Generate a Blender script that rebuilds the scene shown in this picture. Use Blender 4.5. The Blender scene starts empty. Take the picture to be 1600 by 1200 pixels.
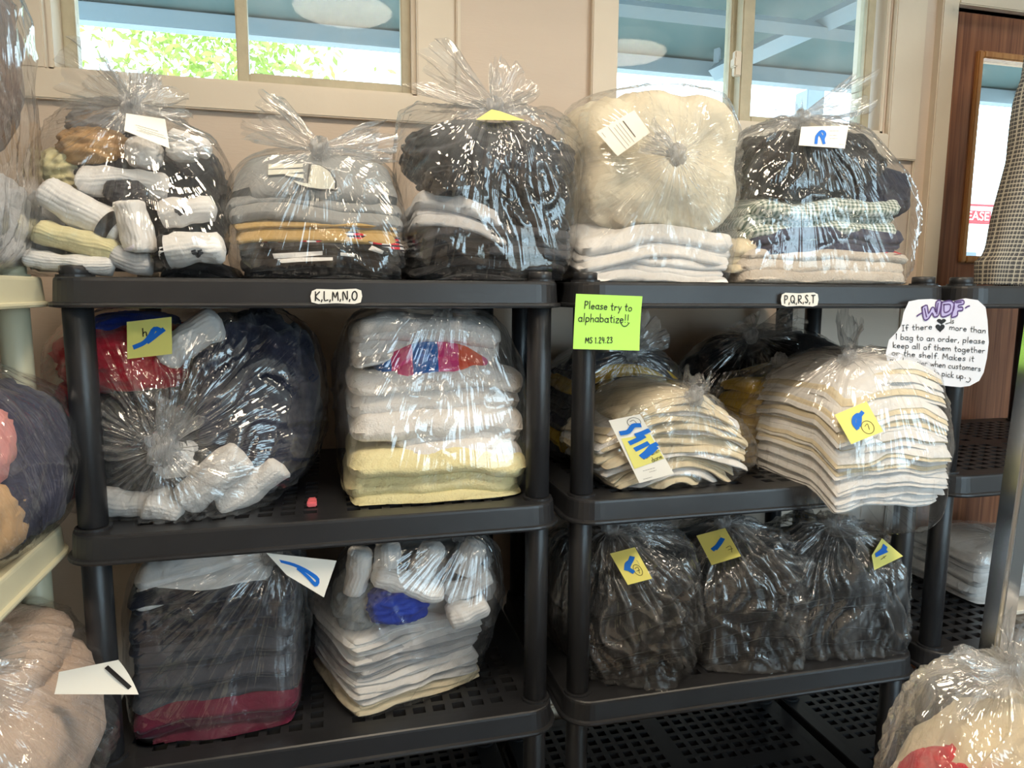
import bpy, bmesh, math, random
import numpy as np
from mathutils import Vector, Matrix
from mathutils.bvhtree import BVHTree

scene = bpy.context.scene
COL = scene.collection
Z0 = 1.36                      # height of the top shelf above the floor
TH = 0.4296                    # distance between shelves
S = [Z0, Z0 - TH, Z0 - 2 * TH, Z0 - 3 * TH]

# ------------------------------------------------------------------ camera
F_PX = 1109.2
CAM = np.array([0.4021, -1.3287, Z0 - 0.0174])
YAW, PITCH, ROLL = 0.2534, 0.1309, 0.0066
def _rot(yaw, pitch, roll):
    cy, sy, cp, sp = math.cos(yaw), math.sin(yaw), math.cos(pitch), math.sin(pitch)
    fwd = np.array([sy * cp, cy * cp, -sp]); right = np.array([cy, -sy, 0.0]); up = np.cross(right, fwd)
    c, s = math.cos(roll), math.sin(roll)
    return np.array([c * right + s * up, -s * right + c * up, fwd])
RC = _rot(YAW, PITCH, ROLL)
cd = bpy.data.cameras.new('camera'); cam = bpy.data.objects.new('camera', cd); COL.objects.link(cam)
cd.sensor_width = 36.0; cd.lens = F_PX / 1600 * 36.0; cd.clip_start = 0.02; cd.clip_end = 200
cam.matrix_world = Matrix(((RC[0][0], RC[1][0], -RC[2][0], CAM[0]), (RC[0][1], RC[1][1], -RC[2][1], CAM[1]),
                           (RC[0][2], RC[1][2], -RC[2][2], CAM[2]), (0, 0, 0, 1)))
scene.camera = cam
def ray(u, v):
    return RC.T @ np.array([(u - 800) / F_PX, -(v - 600) / F_PX, 1.0])
def at(u, v, y):               # the point at depth plane y that was measured at (u, v)
    d = ray(u, v); t = (y - CAM[1]) / d[1]; return CAM + t * d

# ------------------------------------------------------------------ world, exposure
w = bpy.data.worlds.new('world'); scene.world = w; w.use_nodes = True
bg = w.node_tree.nodes['Background']; bg.inputs[0].default_value = (0.66, 0.83, 1.0, 1); bg.inputs[1].default_value = 8.0
vs = scene.view_settings
vs.view_transform = 'Standard'; vs.look = 'None'; vs.gamma = 1.0; vs.use_curve_mapping = False; vs.exposure = -0.08
scene.cycles.transparent_max_bounces = 24
scene.cycles.max_bounces = 5; scene.cycles.diffuse_bounces = 3; scene.cycles.glossy_bounces = 3
scene.cycles.adaptive_min_samples = 16
scene.cycles.use_adaptive_sampling = True
scene.cycles.adaptive_threshold = 0.06
scene.cycles.use_denoising = True
scene.cycles.sample_clamp_indirect = 6.0
LAMP_W = [22.0, 22.0, 7.0, 7.0, 7.0, 9.0]; LAMP_C = (1.0, 0.84, 0.64)
LAMPS = [(0.5, -0.75), (1.9, -0.85), (-0.45, -2.3), (0.9, -2.6), (2.6, -2.6), (3.9, -1.0)]

# ------------------------------------------------------------------ helpers
def perm(seed):
    r = np.random.RandomState(seed); p = np.arange(256); r.shuffle(p); return np.concatenate([p, p, p])
_G = np.array([(1,1,0),(-1,1,0),(1,-1,0),(-1,-1,0),(1,0,1),(-1,0,1),(1,0,-1),(-1,0,-1),(0,1,1),(0,-1,1),(0,1,-1),(0,-1,-1)], float)
_PC = {}
def pn(P, seed=0):             # vectorised gradient noise, about -1..1
    if seed not in _PC: _PC[seed] = perm(seed)
    p = _PC[seed]; P = np.asarray(P, float); I = np.floor(P).astype(int); Fr = P - I; I &= 255
    f = Fr ** 3 * (Fr * (Fr * 6 - 15) + 10); out = 0
    for dx in (0, 1):
        for dy in (0, 1):
            for dz in (0, 1):
                h = p[p[p[I[..., 0] + dx] + I[..., 1] + dy] + I[..., 2] + dz] % 12
                g = _G[h]; d = (g * (Fr - np.array([dx, dy, dz]))).sum(-1)
                wx = f[..., 0] if dx else 1 - f[..., 0]; wy = f[..., 1] if dy else 1 - f[..., 1]; wz = f[..., 2] if dz else 1 - f[..., 2]
                out = out + d * wx * wy * wz
    return out
def ridge(n, k=1.0):
    return np.clip(1 - np.abs(n) * 2.2, 0, 1) ** k

def tag(o, label=None, cat=None, group=None, kind=None):
    if label: o['label'] = label
    if cat: o['category'] = cat
    if group: o['group'] = group
    if kind: o['kind'] = kind
    return o
def empty(name, loc, label=None, cat=None, group=None):
    o = bpy.data.objects.new(name, None); COL.objects.link(o); o.location = Vector(loc); o.empty_display_size = 0.05
    return tag(o, label, cat, group)
def mesh_from(name, V, Fc, mats, smooth=True, mi=None):
    m = bpy.data.meshes.new(name); m.from_pydata([tuple(v) for v in V], [], Fc)
    for k in (mats if isinstance(mats, (list, tuple)) else [mats]): m.materials.append(k)
    if smooth: m.polygons.foreach_set('use_smooth', [True] * len(m.polygons))
    if mi is not None: m.polygons.foreach_set('material_index', mi)
    m.update(); return m
def obj(name, V, Fc, mats, parent=None, smooth=True, mi=None, origin=True):
    """vertices in world space; the object gets its origin at its base"""
    V = np.asarray(V, float)
    loc = np.array([(V[:, 0].min() + V[:, 0].max()) / 2, (V[:, 1].min() + V[:, 1].max()) / 2, V[:, 2].min()]) if origin else np.zeros(3)
    m = mesh_from(name, V - loc, Fc, mats, smooth, mi)
    o = bpy.data.objects.new(name, m); COL.objects.link(o); o.location = Vector(loc)
    if parent is not None:
        o.parent = parent; o.location = Vector(loc) - wloc(parent)
    return o
def wloc(o):
    l = Vector(o.location)
    while o.parent: o = o.parent; l = l + Vector(o.location)
    return l
class MB:                       # collects several closed shapes into one part
    def __init__(s): s.V = []; s.F = []; s.n = 0
    def add(s, V, Fc):
        s.V.append(np.asarray(V, float)); s.F += [tuple(i + s.n for i in f) for f in Fc]; s.n += len(V); return s
    def box(s, x0, x1, y0, y1, z0, z1):
        V = [(x, y, z) for z in (z0, z1) for y in (y0, y1) for x in (x0, x1)]
        return s.add(V, [(0, 2, 3, 1), (4, 5, 7, 6), (0, 1, 5, 4), (2, 6, 7, 3), (0, 4, 6, 2), (1, 3, 7, 5)])
    def bbox(s, x0, x1, y0, y1, z0, z1, b=0.004):   # box with chamfered edges
        bm = bmesh.new(); bmesh.ops.create_cube(bm, size=1)
        for v in bm.verts: v.co = Vector(((x0 + x1) / 2 + v.co.x * (x1 - x0), (y0 + y1) / 2 + v.co.y * (y1 - y0), (z0 + z1) / 2 + v.co.z * (z1 - z0)))
        bmesh.ops.bevel(bm, geom=bm.edges[:], offset=b, segments=2, affect='EDGES')
        bm.verts.index_update(); s.add([v.co[:] for v in bm.verts], [tuple(v.index for v in f.verts) for f in bm.faces]); bm.free(); return s
    def tube(s, path, rad, n=16, cap=True):
        V, Fc = tube_geo(path, rad, n, cap); return s.add(V, Fc)
    def build(s, name, mat, parent=None, smooth=False):
        return obj(name, np.concatenate(s.V), s.F, mat, parent, smooth)
def tube_geo(path, rad, n=16, cap=True, flat=None, up=None):
    path = np.asarray(path, float); m = len(path); rad = np.full(m, rad) if np.isscalar(rad) else np.asarray(rad, float)
    T = np.gradient(path, axis=0); T /= np.linalg.norm(T, axis=1)[:, None] + 1e-9
    ref = np.array(up if up is not None else (0, 0, 1.0)); V = []; U = None
    for i in range(m):
        a = ref - T[i] * ref.dot(T[i]) if U is None else U - T[i] * U.dot(T[i])
        if np.linalg.norm(a) < 1e-3: a = np.array([1.0, 0, 0]) - T[i] * T[i][0]
        U = a / np.linalg.norm(a); B = np.cross(T[i], U)
        fl = 1.0 if flat is None else flat
        for k in range(n):
            t = 2 * math.pi * k / n; V.append(path[i] + rad[i] * (math.cos(t) * U + fl * math.sin(t) * B))
    Fc = [(i * n + k, i * n + (k + 1) % n, (i + 1) * n + (k + 1) % n, (i + 1) * n + k) for i in range(m - 1) for k in range(n)]
    if cap: Fc += [tuple(range(n - 1, -1, -1)), tuple((m - 1) * n + k for k in range(n))]
    return np.array(V), Fc
def catmull(P, n=6):
    P = np.asarray(P, float)
    if len(P) < 3: return np.array([P[0] + (P[-1] - P[0]) * t for t in np.linspace(0, 1, n + 1)])
    Q = np.concatenate([[2 * P[0] - P[1]], P, [2 * P[-1] - P[-2]]]); out = []
    for i in range(len(P) - 1):
        a, b, c, d = Q[i:i + 4]
        for t in np.linspace(0, 1, n, endpoint=False):
            out.append(.5 * (2 * b + (c - a) * t + (2 * a - 5 * b + 4 * c - d) * t * t + (3 * b - a - 3 * c + d) * t ** 3))
    out.append(P[-1]); return np.array(out)

# ------------------------------------------------------------------ materials
def mat_new(name):
    m = bpy.data.materials.new(name); m.use_nodes = True; nt = m.node_tree; nt.nodes.clear()
    out = nt.nodes.new('ShaderNodeOutputMaterial'); return m, nt, out
def N(nt, t, **kw):
    n = nt.nodes.new(t)
    for k, v in kw.items():
        if k.startswith('i_'):
            key = k[2:]; n.inputs[int(key) if key.isdigit() else key.replace('_', ' ')].default_value = v
        else: setattr(n, k, v)
    return n
def srgb(r, g, b):
    f = lambda c: ((c / 255 + 0.055) / 1.055) ** 2.4 if c > 10 else c / 255 / 12.92
    return (f(r), f(g), f(b), 1)
_MC = {}
def pmat(name, col, rough=0.5, metal=0.0, bump=0.0, bscale=80, var=0.0, vscale=6, spec=0.5, stretch=None, emit=None):
    if name in _MC: return _MC[name]
    m, nt, out = mat_new(name); L = nt.links
    b = N(nt, 'ShaderNodeBsdfPrincipled'); b.inputs['Base Color'].default_value = col; b.inputs['Roughness'].default_value = rough
    b.inputs['Metallic'].default_value = metal; b.inputs['Specular IOR Level'].default_value = spec
    tc = N(nt, 'ShaderNodeTexCoord'); src = tc.outputs['Object']
    if stretch:
        mp = N(nt, 'ShaderNodeMapping'); mp.inputs['Scale'].default_value = stretch; L.new(src, mp.inputs[0]); src = mp.outputs[0]
    if var:
        n = N(nt, 'ShaderNodeTexNoise', i_Scale=vscale, i_Detail=4.0); L.new(src, n.inputs['Vector'])
        mr = N(nt, 'ShaderNodeMapRange', i_1=0.3, i_2=0.7, i_3=1 - var, i_4=1 + var); L.new(n.outputs[0], mr.inputs[0])
        mx = N(nt, 'ShaderNodeVectorMath', operation='SCALE'); mx.inputs[0].default_value = col[:3]; L.new(mr.outputs[0], mx.inputs['Scale']); L.new(mx.outputs[0], b.inputs['Base Color'])
    if bump:
        n2 = N(nt, 'ShaderNodeTexNoise', i_Scale=bscale, i_Detail=5.0); L.new(src, n2.inputs['Vector'])
        bp = N(nt, 'ShaderNodeBump', i_Strength=bump, i_Distance=0.004); L.new(n2.outputs[0], bp.inputs['Height']); L.new(bp.outputs[0], b.inputs['Normal'])
    if emit: b.inputs['Emission Color'].default_value = emit[0]; b.inputs['Emission Strength'].default_value = emit[1]
    L.new(b.outputs[0], out.inputs[0]); _MC[name] = m; return m
def cloth(name, rgb, terry=False):
    if name in _MC: return _MC[name]
    m, nt, out = mat_new(name); L = nt.links; col = srgb(*rgb)
    b = N(nt, 'ShaderNodeBsdfPrincipled'); b.inputs['Roughness'].default_value = 0.92; b.inputs['Specular IOR Level'].default_value = 0.15
    b.inputs['Sheen Weight'].default_value = 0.15
    tc = N(nt, 'ShaderNodeTexCoord'); src = tc.outputs['Object']
    n = N(nt, 'ShaderNodeTexNoise', i_Scale=9.0, i_Detail=3.0); L.new(src, n.inputs['Vector'])
    mr = N(nt, 'ShaderNodeMapRange', i_1=0.3, i_2=0.7, i_3=0.9, i_4=1.08); L.new(n.outputs[0], mr.inputs[0])
    mx = N(nt, 'ShaderNodeVectorMath', operation='SCALE'); mx.inputs[0].default_value = col[:3]; L.new(mr.outputs[0], mx.inputs['Scale']); L.new(mx.outputs[0], b.inputs['Base Color'])
    fine = N(nt, 'ShaderNodeTexNoise', i_Scale=260.0 if terry else 420.0, i_Detail=3.0); L.new(src, fine.inputs['Vector'])
    mid = N(nt, 'ShaderNodeTexNoise', i_Scale=24.0, i_Detail=3.0, i_Distortion=1.2); L.new(src, mid.inputs['Vector'])
    b1 = N(nt, 'ShaderNodeBump', i_Strength=0.9 if terry else 0.25, i_Distance=0.003 if terry else 0.0015); L.new(fine.outputs[0], b1.inputs['Height'])
    b2 = N(nt, 'ShaderNodeBump', i_Strength=0.45, i_Distance=0.012); L.new(mid.outputs[0], b2.inputs['Height']); L.new(b1.outputs[0], b2.inputs['Normal'])
    L.new(b2.outputs[0], b.inputs['Normal']); L.new(b.outputs[0], out.inputs[0]); _MC[name] = m; return m
def pattern_cloth(name, kind, c0, c1, c2=None, scale=60.0):
    """gingham / plaid / stripes woven into the cloth"""
    if name in _MC: return _MC[name]
    m, nt, out = mat_new(name); L = nt.links
    b = N(nt, 'ShaderNodeBsdfPrincipled'); b.inputs['Roughness'].default_value = 0.92; b.inputs['Specular IOR Level'].default_value = 0.15
    tc = N(nt, 'ShaderNodeTexCoord'); sp = N(nt, 'ShaderNodeSeparateXYZ'); L.new(tc.outputs['Object'], sp.inputs[0])
    def band(sock, sc, thr, off=0.0):
        a = N(nt, 'ShaderNodeMath', operation='MULTIPLY_ADD', i_1=sc, i_2=off); L.new(sock, a.inputs[0])
        f = N(nt, 'ShaderNodeMath', operation='FRACT'); L.new(a.outputs[0], f.inputs[0])
        g = N(nt, 'ShaderNodeMath', operation='LESS_THAN', i_1=thr); L.new(f.outputs[0], g.inputs[0]); return g.outputs[0]
    def mixc(fac, a, bcol):
        x = N(nt, 'ShaderNodeMix', data_type='RGBA'); L.new(fac, x.inputs[0])
        for i, q in ((6, a), (7, bcol)):
            if isinstance(q, tuple): x.inputs[i].default_value = q
            else: L.new(q, x.inputs[i])
        return x.outputs[2]
    mid = tuple((np.array(srgb(*c0)) + np.array(srgb(*c1))) / 2)
    if kind == 'gingham':
        ad = N(nt, 'ShaderNodeMath', operation='ADD'); L.new(sp.outputs[1], ad.inputs[0]); L.new(sp.outputs[2], ad.inputs[1])
        a = band(sp.outputs[0], scale, .5); c = band(ad.outputs[0], scale, .5)
        col = mixc(a, mixc(c, srgb(*c0), mid), mixc(c, mid, srgb(*c1)))
    elif kind == 'plaid':
        wv = N(nt, 'ShaderNodeUVMap', uv_map='weave'); sw = N(nt, 'ShaderNodeSeparateXYZ'); L.new(wv.outputs[0], sw.inputs[0]); U_, V_ = sw.outputs[0], sw.outputs[1]
        a = band(U_, scale, .16); c = band(V_, scale, .2); d = band(U_, scale, .35, .5); e = band(V_, scale, .4, .55)
        base = mixc(d, srgb(*c0), srgb(*c2)); base = mixc(e, base, srgb(*c2)); base = mixc(a, base, srgb(*c1)); col = mixc(c, base, srgb(*c1))
    else:
        a = band(sp.outputs[2 if kind == 'hstripe' else 0], scale, .45); c = band(sp.outputs[0], scale * .23, .5)
        col = mixc(a, mixc(c, srgb(*c0), srgb(*c2 or c0)), srgb(*c1))
    if isinstance(col, tuple): b.inputs['Base Color'].default_value = col
    else: L.new(col, b.inputs['Base Color'])
    L.new(b.outputs[0], out.inputs[0]); _MC[name] = m; return m
def film_mat():
    """clear polythene: mostly transparent, glossy, milkier where many layers are gathered"""
    m, nt, out = mat_new('clear_polythene'); L = nt.links
    uv = N(nt, 'ShaderNodeUVMap', uv_map='film'); tc = N(nt, 'ShaderNodeTexCoord')
    hz = N(nt, 'ShaderNodeAttribute', attribute_name='haze')
    mp = N(nt, 'ShaderNodeMapping'); mp.inputs['Scale'].default_value = (46, 1.6, 1); L.new(uv.outputs[0], mp.inputs[0])
    n1 = N(nt, 'ShaderNodeTexNoise', i_Scale=1.0, i_Detail=2.0, i_Distortion=0.4); L.new(mp.outputs[0], n1.inputs['Vector'])
    def crease(scl, rot, scale):
        q = N(nt, 'ShaderNodeMapping'); q.inputs['Scale'].default_value = scl; q.inputs['Rotation'].default_value = rot; L.new(tc.outputs['Object'], q.inputs[0])
        n = N(nt, 'ShaderNodeTexNoise', i_Scale=scale, i_Detail=1.5, i_Distortion=0.9); L.new(q.outputs[0], n.inputs['Vector'])
        a_ = N(nt, 'ShaderNodeMath', operation='SUBTRACT', i_1=0.5); L.new(n.outputs[0], a_.inputs[0]); c_ = N(nt, 'ShaderNodeMath', operation='ABSOLUTE'); L.new(a_.outputs[0], c_.inputs[0]); return c_.outputs[0]
    h2 = N(nt, 'ShaderNodeMath', operation='ADD'); L.new(crease((1, 1, .16), (0.15, 0.6, 0), 7.0), h2.inputs[0]); h2.inputs[1].default_value = 0.0
    s1 = N(nt, 'ShaderNodeMath', operation='MULTIPLY_ADD', i_1=0.6, i_2=0.50); L.new(hz.outputs['Fac'], s1.inputs[0])
    b1 = N(nt, 'ShaderNodeBump', i_Distance=0.007); L.new(n1.outputs[0], b1.inputs['Height']); L.new(s1.outputs[0], b1.inputs['Strength'])
    b2 = N(nt, 'ShaderNodeBump', i_Strength=0.42, i_Distance=0.022); L.new(h2.outputs[0], b2.inputs['Height']); L.new(b1.outputs[0], b2.inputs['Normal'])
    lw = N(nt, 'ShaderNodeLayerWeight', i_Blend=0.5); L.new(b2.outputs[0], lw.inputs['Normal'])
    pw = N(nt, 'ShaderNodeMath', operation='POWER', i_1=3.5); L.new(lw.outputs['Facing'], pw.inputs[0])
    fr = N(nt, 'ShaderNodeMath', operation='MULTIPLY_ADD', i_1=0.50, i_2=0.125); L.new(pw.outputs[0], fr.inputs[0])
    gl = N(nt, 'ShaderNodeBsdfGlossy'); gl.inputs['Roughness'].default_value = 0.05; L.new(b2.outputs[0], gl.inputs['Normal'])
    tr = N(nt, 'ShaderNodeBsdfTransparent'); tr.inputs[0].default_value = (0.985, 0.985, 0.985, 1)
    df = N(nt, 'ShaderNodeBsdfDiffuse'); df.inputs[0].default_value = (0.9, 0.92, 0.94, 1); L.new(b2.outputs[0], df.inputs['Normal'])
    tl = N(nt, 'ShaderNodeBsdfTranslucent'); tl.inputs[0].default_value = (0.9, 0.92, 0.94, 1)
    dm = N(nt, 'ShaderNodeMixShader', i_0=0.45); L.new(df.outputs[0], dm.inputs[1]); L.new(tl.outputs[0], dm.inputs[2])
    hf = N(nt, 'ShaderNodeMath', operation='MULTIPLY_ADD', i_1=0.40, i_2=0.008); L.new(hz.outputs['Fac'], hf.inputs[0])
    b = N(nt, 'ShaderNodeMixShader'); L.new(hf.outputs[0], b.inputs[0]); L.new(tr.outputs[0], b.inputs[1]); L.new(dm.outputs[0], b.inputs[2])
    f = N(nt, 'ShaderNodeMixShader'); L.new(fr.outputs[0], f.inputs[0]); L.new(b.outputs[0], f.inputs[1]); L.new(gl.outputs[0], f.inputs[2])
    L.new(f.outputs[0], out.inputs[0]); return m
def pane_mat(name, haze=0.04):
    m, nt, out = mat_new(name); L = nt.links
    tc = N(nt, 'ShaderNodeTexCoord'); n = N(nt, 'ShaderNodeTexNoise', i_Scale=7.0, i_Detail=5.0); L.new(tc.outputs['Object'], n.inputs['Vector'])
    mr = N(nt, 'ShaderNodeMapRange', i_1=0.4, i_2=0.75, i_3=haze * .5, i_4=haze * 1.8); L.new(n.outputs[0], mr.inputs[0])
    lw = N(nt, 'ShaderNodeLayerWeight', i_Blend=0.5); pw = N(nt, 'ShaderNodeMath', operation='POWER', i_1=4.0); L.new(lw.outputs['Facing'], pw.inputs[0])
    fr = N(nt, 'ShaderNodeMath', operation='MULTIPLY_ADD', i_1=0.4, i_2=0.005); L.new(pw.outputs[0], fr.inputs[0])
    tr = N(nt, 'ShaderNodeBsdfTransparent'); tr.inputs[0].default_value = (0.93, 0.97, 0.96, 1)
    df = N(nt, 'ShaderNodeBsdfDiffuse'); df.inputs[0].default_value = (0.8, 0.85, 0.87, 1)
    gl = N(nt, 'ShaderNodeBsdfGlossy'); gl.inputs['Roughness'].default_value = 0.02
    a = N(nt, 'ShaderNodeMixShader'); L.new(mr.outputs[0], a.inputs[0]); L.new(tr.outputs[0], a.inputs[1]); L.new(df.outputs[0], a.inputs[2])
    f = N(nt, 'ShaderNodeMixShader'); L.new(fr.outputs[0], f.inputs[0]); L.new(a.outputs[0], f.inputs[1]); L.new(gl.outputs[0], f.inputs[2])
    L.new(f.outputs[0], out.inputs[0]); return m
def wood_mat(name, c0, c1, sx=90):
    m, nt, out = mat_new(name); L = nt.links
    tc = N(nt, 'ShaderNodeTexCoord'); mp = N(nt, 'ShaderNodeMapping'); mp.inputs['Scale'].default_value = (sx, sx, 2.2); L.new(tc.outputs['Object'], mp.inputs[0])
    n = N(nt, 'ShaderNodeTexNoise', i_Scale=1.0, i_Detail=5.0, i_Distortion=0.7); L.new(mp.outputs[0], n.inputs['Vector'])
    cr = N(nt, 'ShaderNodeValToRGB'); cr.color_ramp.elements[0].position = .35; cr.color_ramp.elements[0].color = srgb(*c0); cr.color_ramp.elements[1].position = .7; cr.color_ramp.elements[1].color = srgb(*c1)
    L.new(n.outputs[0], cr.inputs[0]); b = N(nt, 'ShaderNodeBsdfPrincipled'); b.inputs['Roughness'].default_value = 0.45
    L.new(cr.outputs[0], b.inputs['Base Color']); bp = N(nt, 'ShaderNodeBump', i_Strength=0.15, i_Distance=0.002); L.new(n.outputs[0], bp.inputs['Height']); L.new(bp.outputs[0], b.inputs['Normal'])
    L.new(b.outputs[0], out.inputs[0]); return m

M_FILM = film_mat(); M_PANE = pane_mat('window_glass', 0.05); M_PANE2 = pane_mat('hazy_window_glass', 0.12)  # the second glass has a stronger, mottled whitish haze
M_WALL = pmat('beige_wall_paint', srgb(214, 196, 178), 0.55, bump=0.12, bscale=40, var=0.03, vscale=2, stretch=(1, 1, 6))
M_TRIM = pmat('cream_trim_paint', srgb(222, 208, 188), 0.42, bump=0.08, bscale=60, var=0.03)
M_ALU = pmat('aged_beige_window_metal', srgb(190, 178, 150), 0.45, bump=0.1, bscale=120, var=0.10, vscale=25)
M_FLOOR = pmat('dark_grey_vinyl_floor', srgb(66, 64, 62), 0.3, var=0.15, vscale=5)
M_CEIL = pmat('white_ceiling_paint', srgb(225, 222, 214), 0.8)
M_BLACK = pmat('black_moulded_plastic', srgb(38, 39, 42), 0.36, bump=0.02, bscale=500, var=0.10, vscale=14, spec=0.5)
M_BEIGE = pmat('beige_moulded_plastic', srgb(205, 200, 172), 0.42, bump=0.02, bscale=500, var=0.05, spec=0.45)
M_CHROME = pmat('chrome_steel', srgb(215, 218, 222), 0.12, metal=1.0)
M_PAPER = pmat('white_paper', srgb(240, 238, 230), 0.8)
M_YEL = pmat('yellow_sticky_paper', srgb(236, 230, 130), 0.8)
M_GRN = pmat('green_sticky_paper', srgb(186, 246, 110), 0.8)
M_INK = pmat('black_ink', srgb(18, 16, 18), 0.6)
M_BLUE = pmat('blue_redaction_overlay', srgb(0, 110, 215), 0.6)  # digital redaction over the names, not real ink; built here as paper markings
M_GREYINK = pmat('grey_printer_ink', srgb(95, 92, 88), 0.7)
# ------------------------------------------------------------------ room shell
YW = 0.60; YO = 0.74; ROOM = (-0.75, 5.6, -4.3)      # wall face, outer face, left/right/front limits
ZC = 2.62
W1 = (-0.205, 0.640, Z0 + 0.478, Z0 + 1.02); W2 = (1.190, 2.085, Z0 + 0.470, Z0 + 1.02); D1 = (2.312, 3.22, 0.0, Z0 + 0.868)
mb = MB()
xs = [ROOM[0] - .12, W1[0], W1[1], W2[0], W2[1], D1[0], D1[1], ROOM[1] + .12]
for i, (a, b) in enumerate(zip(xs[:-1], xs[1:])):
    o = {1: W1, 3: W2, 5: D1}.get(i)
    if o is None: mb.box(a, b, YW, YO, 0, ZC)
    else:
        if o[2] > 0: mb.box(a, b, YW, YO, 0, o[2])
        mb.box(a, b, YW, YO, o[3], ZC)
tag(mb.build('wall_back', M_WALL), kind='structure')
tag(MB().box(ROOM[0] - .12, ROOM[0], ROOM[2], YW, 0, ZC).build('wall_left', M_WALL), kind='structure')
tag(MB().box(ROOM[1], ROOM[1] + .12, ROOM[2], YW, 0, ZC).build('wall_right', M_WALL), kind='structure')
SF = (1.5, 5.4, 0.26, 2.40)                           # shop-front window behind the camera
fr = MB().box(ROOM[0] - .12, SF[0], ROOM[2] - .12, ROOM[2], 0, ZC).box(SF[1], ROOM[1] + .12, ROOM[2] - .12, ROOM[2], 0, ZC)
fr.box(SF[0], SF[1], ROOM[2] - .12, ROOM[2], 0, SF[2]).box(SF[0], SF[1], ROOM[2] - .12, ROOM[2], SF[3], ZC)
tag(fr.build('wall_front', M_WALL), kind='structure')
wf = tag(empty('window_3', (3.3, ROOM[2] - .06, SF[2])), kind='structure')
m3 = MB()
for x in np.linspace(SF[0], SF[1], 4): m3.bbox(x - .03, x + .03, ROOM[2] - .10, ROOM[2] - .02, SF[2], SF[3])
m3.bbox(SF[0], SF[1], ROOM[2] - .10, ROOM[2] - .02, SF[2], SF[2] + .06); m3.bbox(SF[0], SF[1], ROOM[2] - .10, ROOM[2] - .02, SF[3] - .06, SF[3])
m3.build('window_frame', M_ALU, wf)
for a, b in zip(np.linspace(SF[0], SF[1], 4)[:-1], np.linspace(SF[0], SF[1], 4)[1:]):
    MB().box(a + .03, b - .03, ROOM[2] - .064, ROOM[2] - .058, SF[2] + .06, SF[3] - .06).build('pane', M_PANE, wf)
tag(MB().box(ROOM[0] - .12, ROOM[1] + .12, ROOM[2] - .12, YO, -.1, 0).build('floor', M_FLOOR), kind='structure')
tag(MB().box(ROOM[0] - .12, ROOM[1] + .12, ROOM[2] - .12, YO, ZC, ZC + .1).build('ceiling', M_CEIL), kind='structure')
tag(MB().bbox(ROOM[0], D1[0] - .09, YW - .014, YW, 0, .09).build('baseboard_back', M_TRIM), kind='structure')
# portals let the sky light in through the openings
def portal(x, y, z, sx, sz, toward):
    l = bpy.data.lights.new('daylight_portal', 'AREA'); l.shape = 'RECTANGLE'; l.size = sx; l.size_y = sz; l.cycles.is_portal = True
    o = bpy.data.objects.new('daylight_portal', l); COL.objects.link(o); o.location = (x, y, z)
    o.rotation_euler = (math.radians(90), 0, 0) if toward > 0 else (math.radians(-90), 0, 0)
portal(3.45, ROOM[2] - .13, 1.33, 3.9, 2.14, +1)
portal((W1[0] + W1[1]) / 2, YO + .01, (W1[2] + W1[3]) / 2, .85, .55, -1)
portal((W2[0] + W2[1]) / 2, YO + .01, (W2[2] + W2[3]) / 2, .90, .55, -1)
portal(2.72, YO + .01, Z0 + .43, .55, .75, -1)

# ceiling lamps: round dome fixtures (pair above the racks mirrored in the window panes, the rest unseen)
M_DIFF = pmat('lit_lamp_diffuser', srgb(255, 240, 215), 0.6, emit=(LAMP_C + (1,), 2.0))
for i, (x, y) in enumerate(LAMPS):
    r = empty('ceiling_lamp', (x, y, ZC), ['round ceiling lamp above the K to O rack', 'round ceiling lamp above the P to T rack', 'round ceiling lamp near the left wall', 'round ceiling lamp behind the camera', 'round ceiling lamp by the shop front window', 'round ceiling lamp near the right wall'][i], 'ceiling lamp', 'dome lamps on the ceiling')
    MB().tube([(x, y, ZC), (x, y, ZC - .025)], .25, 32).build('base', M_ALU, r)
    zz = [.025, .045, .06, .068]; V, Fc = tube_geo([(x, y, ZC - z) for z in zz], [.235, .21, .14, .02], 32); obj('diffuser', V, Fc, M_DIFF, r)
    l = bpy.data.lights.new('lamp_light', 'AREA'); l.shape = 'DISK'; l.size = .42; l.energy = LAMP_W[i]; l.color = LAMP_C
    lo = bpy.data.objects.new('lamp_light', l); COL.objects.link(lo); lo.parent = r; lo.location = (0, 0, -.075)

# ------------------------------------------------------------------ windows
def trim(n, x0, x1, y0, y1, z0, z1, m=M_TRIM):
    return tag(MB().bbox(x0, x1, y0, y1, z0, z1, .003).build('trim_%d' % n, m), kind='structure')
trim(1, W1[0] - .1, W1[1] + .008, YW - .022, YW, Z0 + .411, W1[2])           # apron under the left window
trim(2, W1[1], W1[1] + .1, YW - .020, YW, Z0 + .411, W1[3] + .1)
trim(3, W1[0] - .1, W1[0], YW - .020, YW, W1[2], W1[3] + .1)
trim(4, W2[0] - .075, W2[0], YW - .020, YW, Z0 + .395, W2[3] + .1)
trim(5, W2[1] + .006, W2[1] + .116, YW - .020, YW, Z0 + .395, W2[3] + .1)
trim(6, W2[0], W2[1] + .006, YW - .020, YW, Z0 + .395, W2[2])
trim(7, D1[0] - .060, D1[0], YW - .026, YW + .03, 0, D1[3] + .07)            # door casing
trim(8, D1[0], D1[1] + .06, YW - .026, YW + .03, D1[3], D1[3] + .07)
trim(9, D1[1], D1[1] + .06, YW - .026, YW + .03, 0, D1[3])
trim(10, W1[1] + .1, W1[1] + .112, YW - .030, YW, Z0 + .40, ZC)              # thin batten beside the window
trim(11, W2[1] + .116, W2[1] + .124, YW - .010, YW, 0, ZC)
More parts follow.
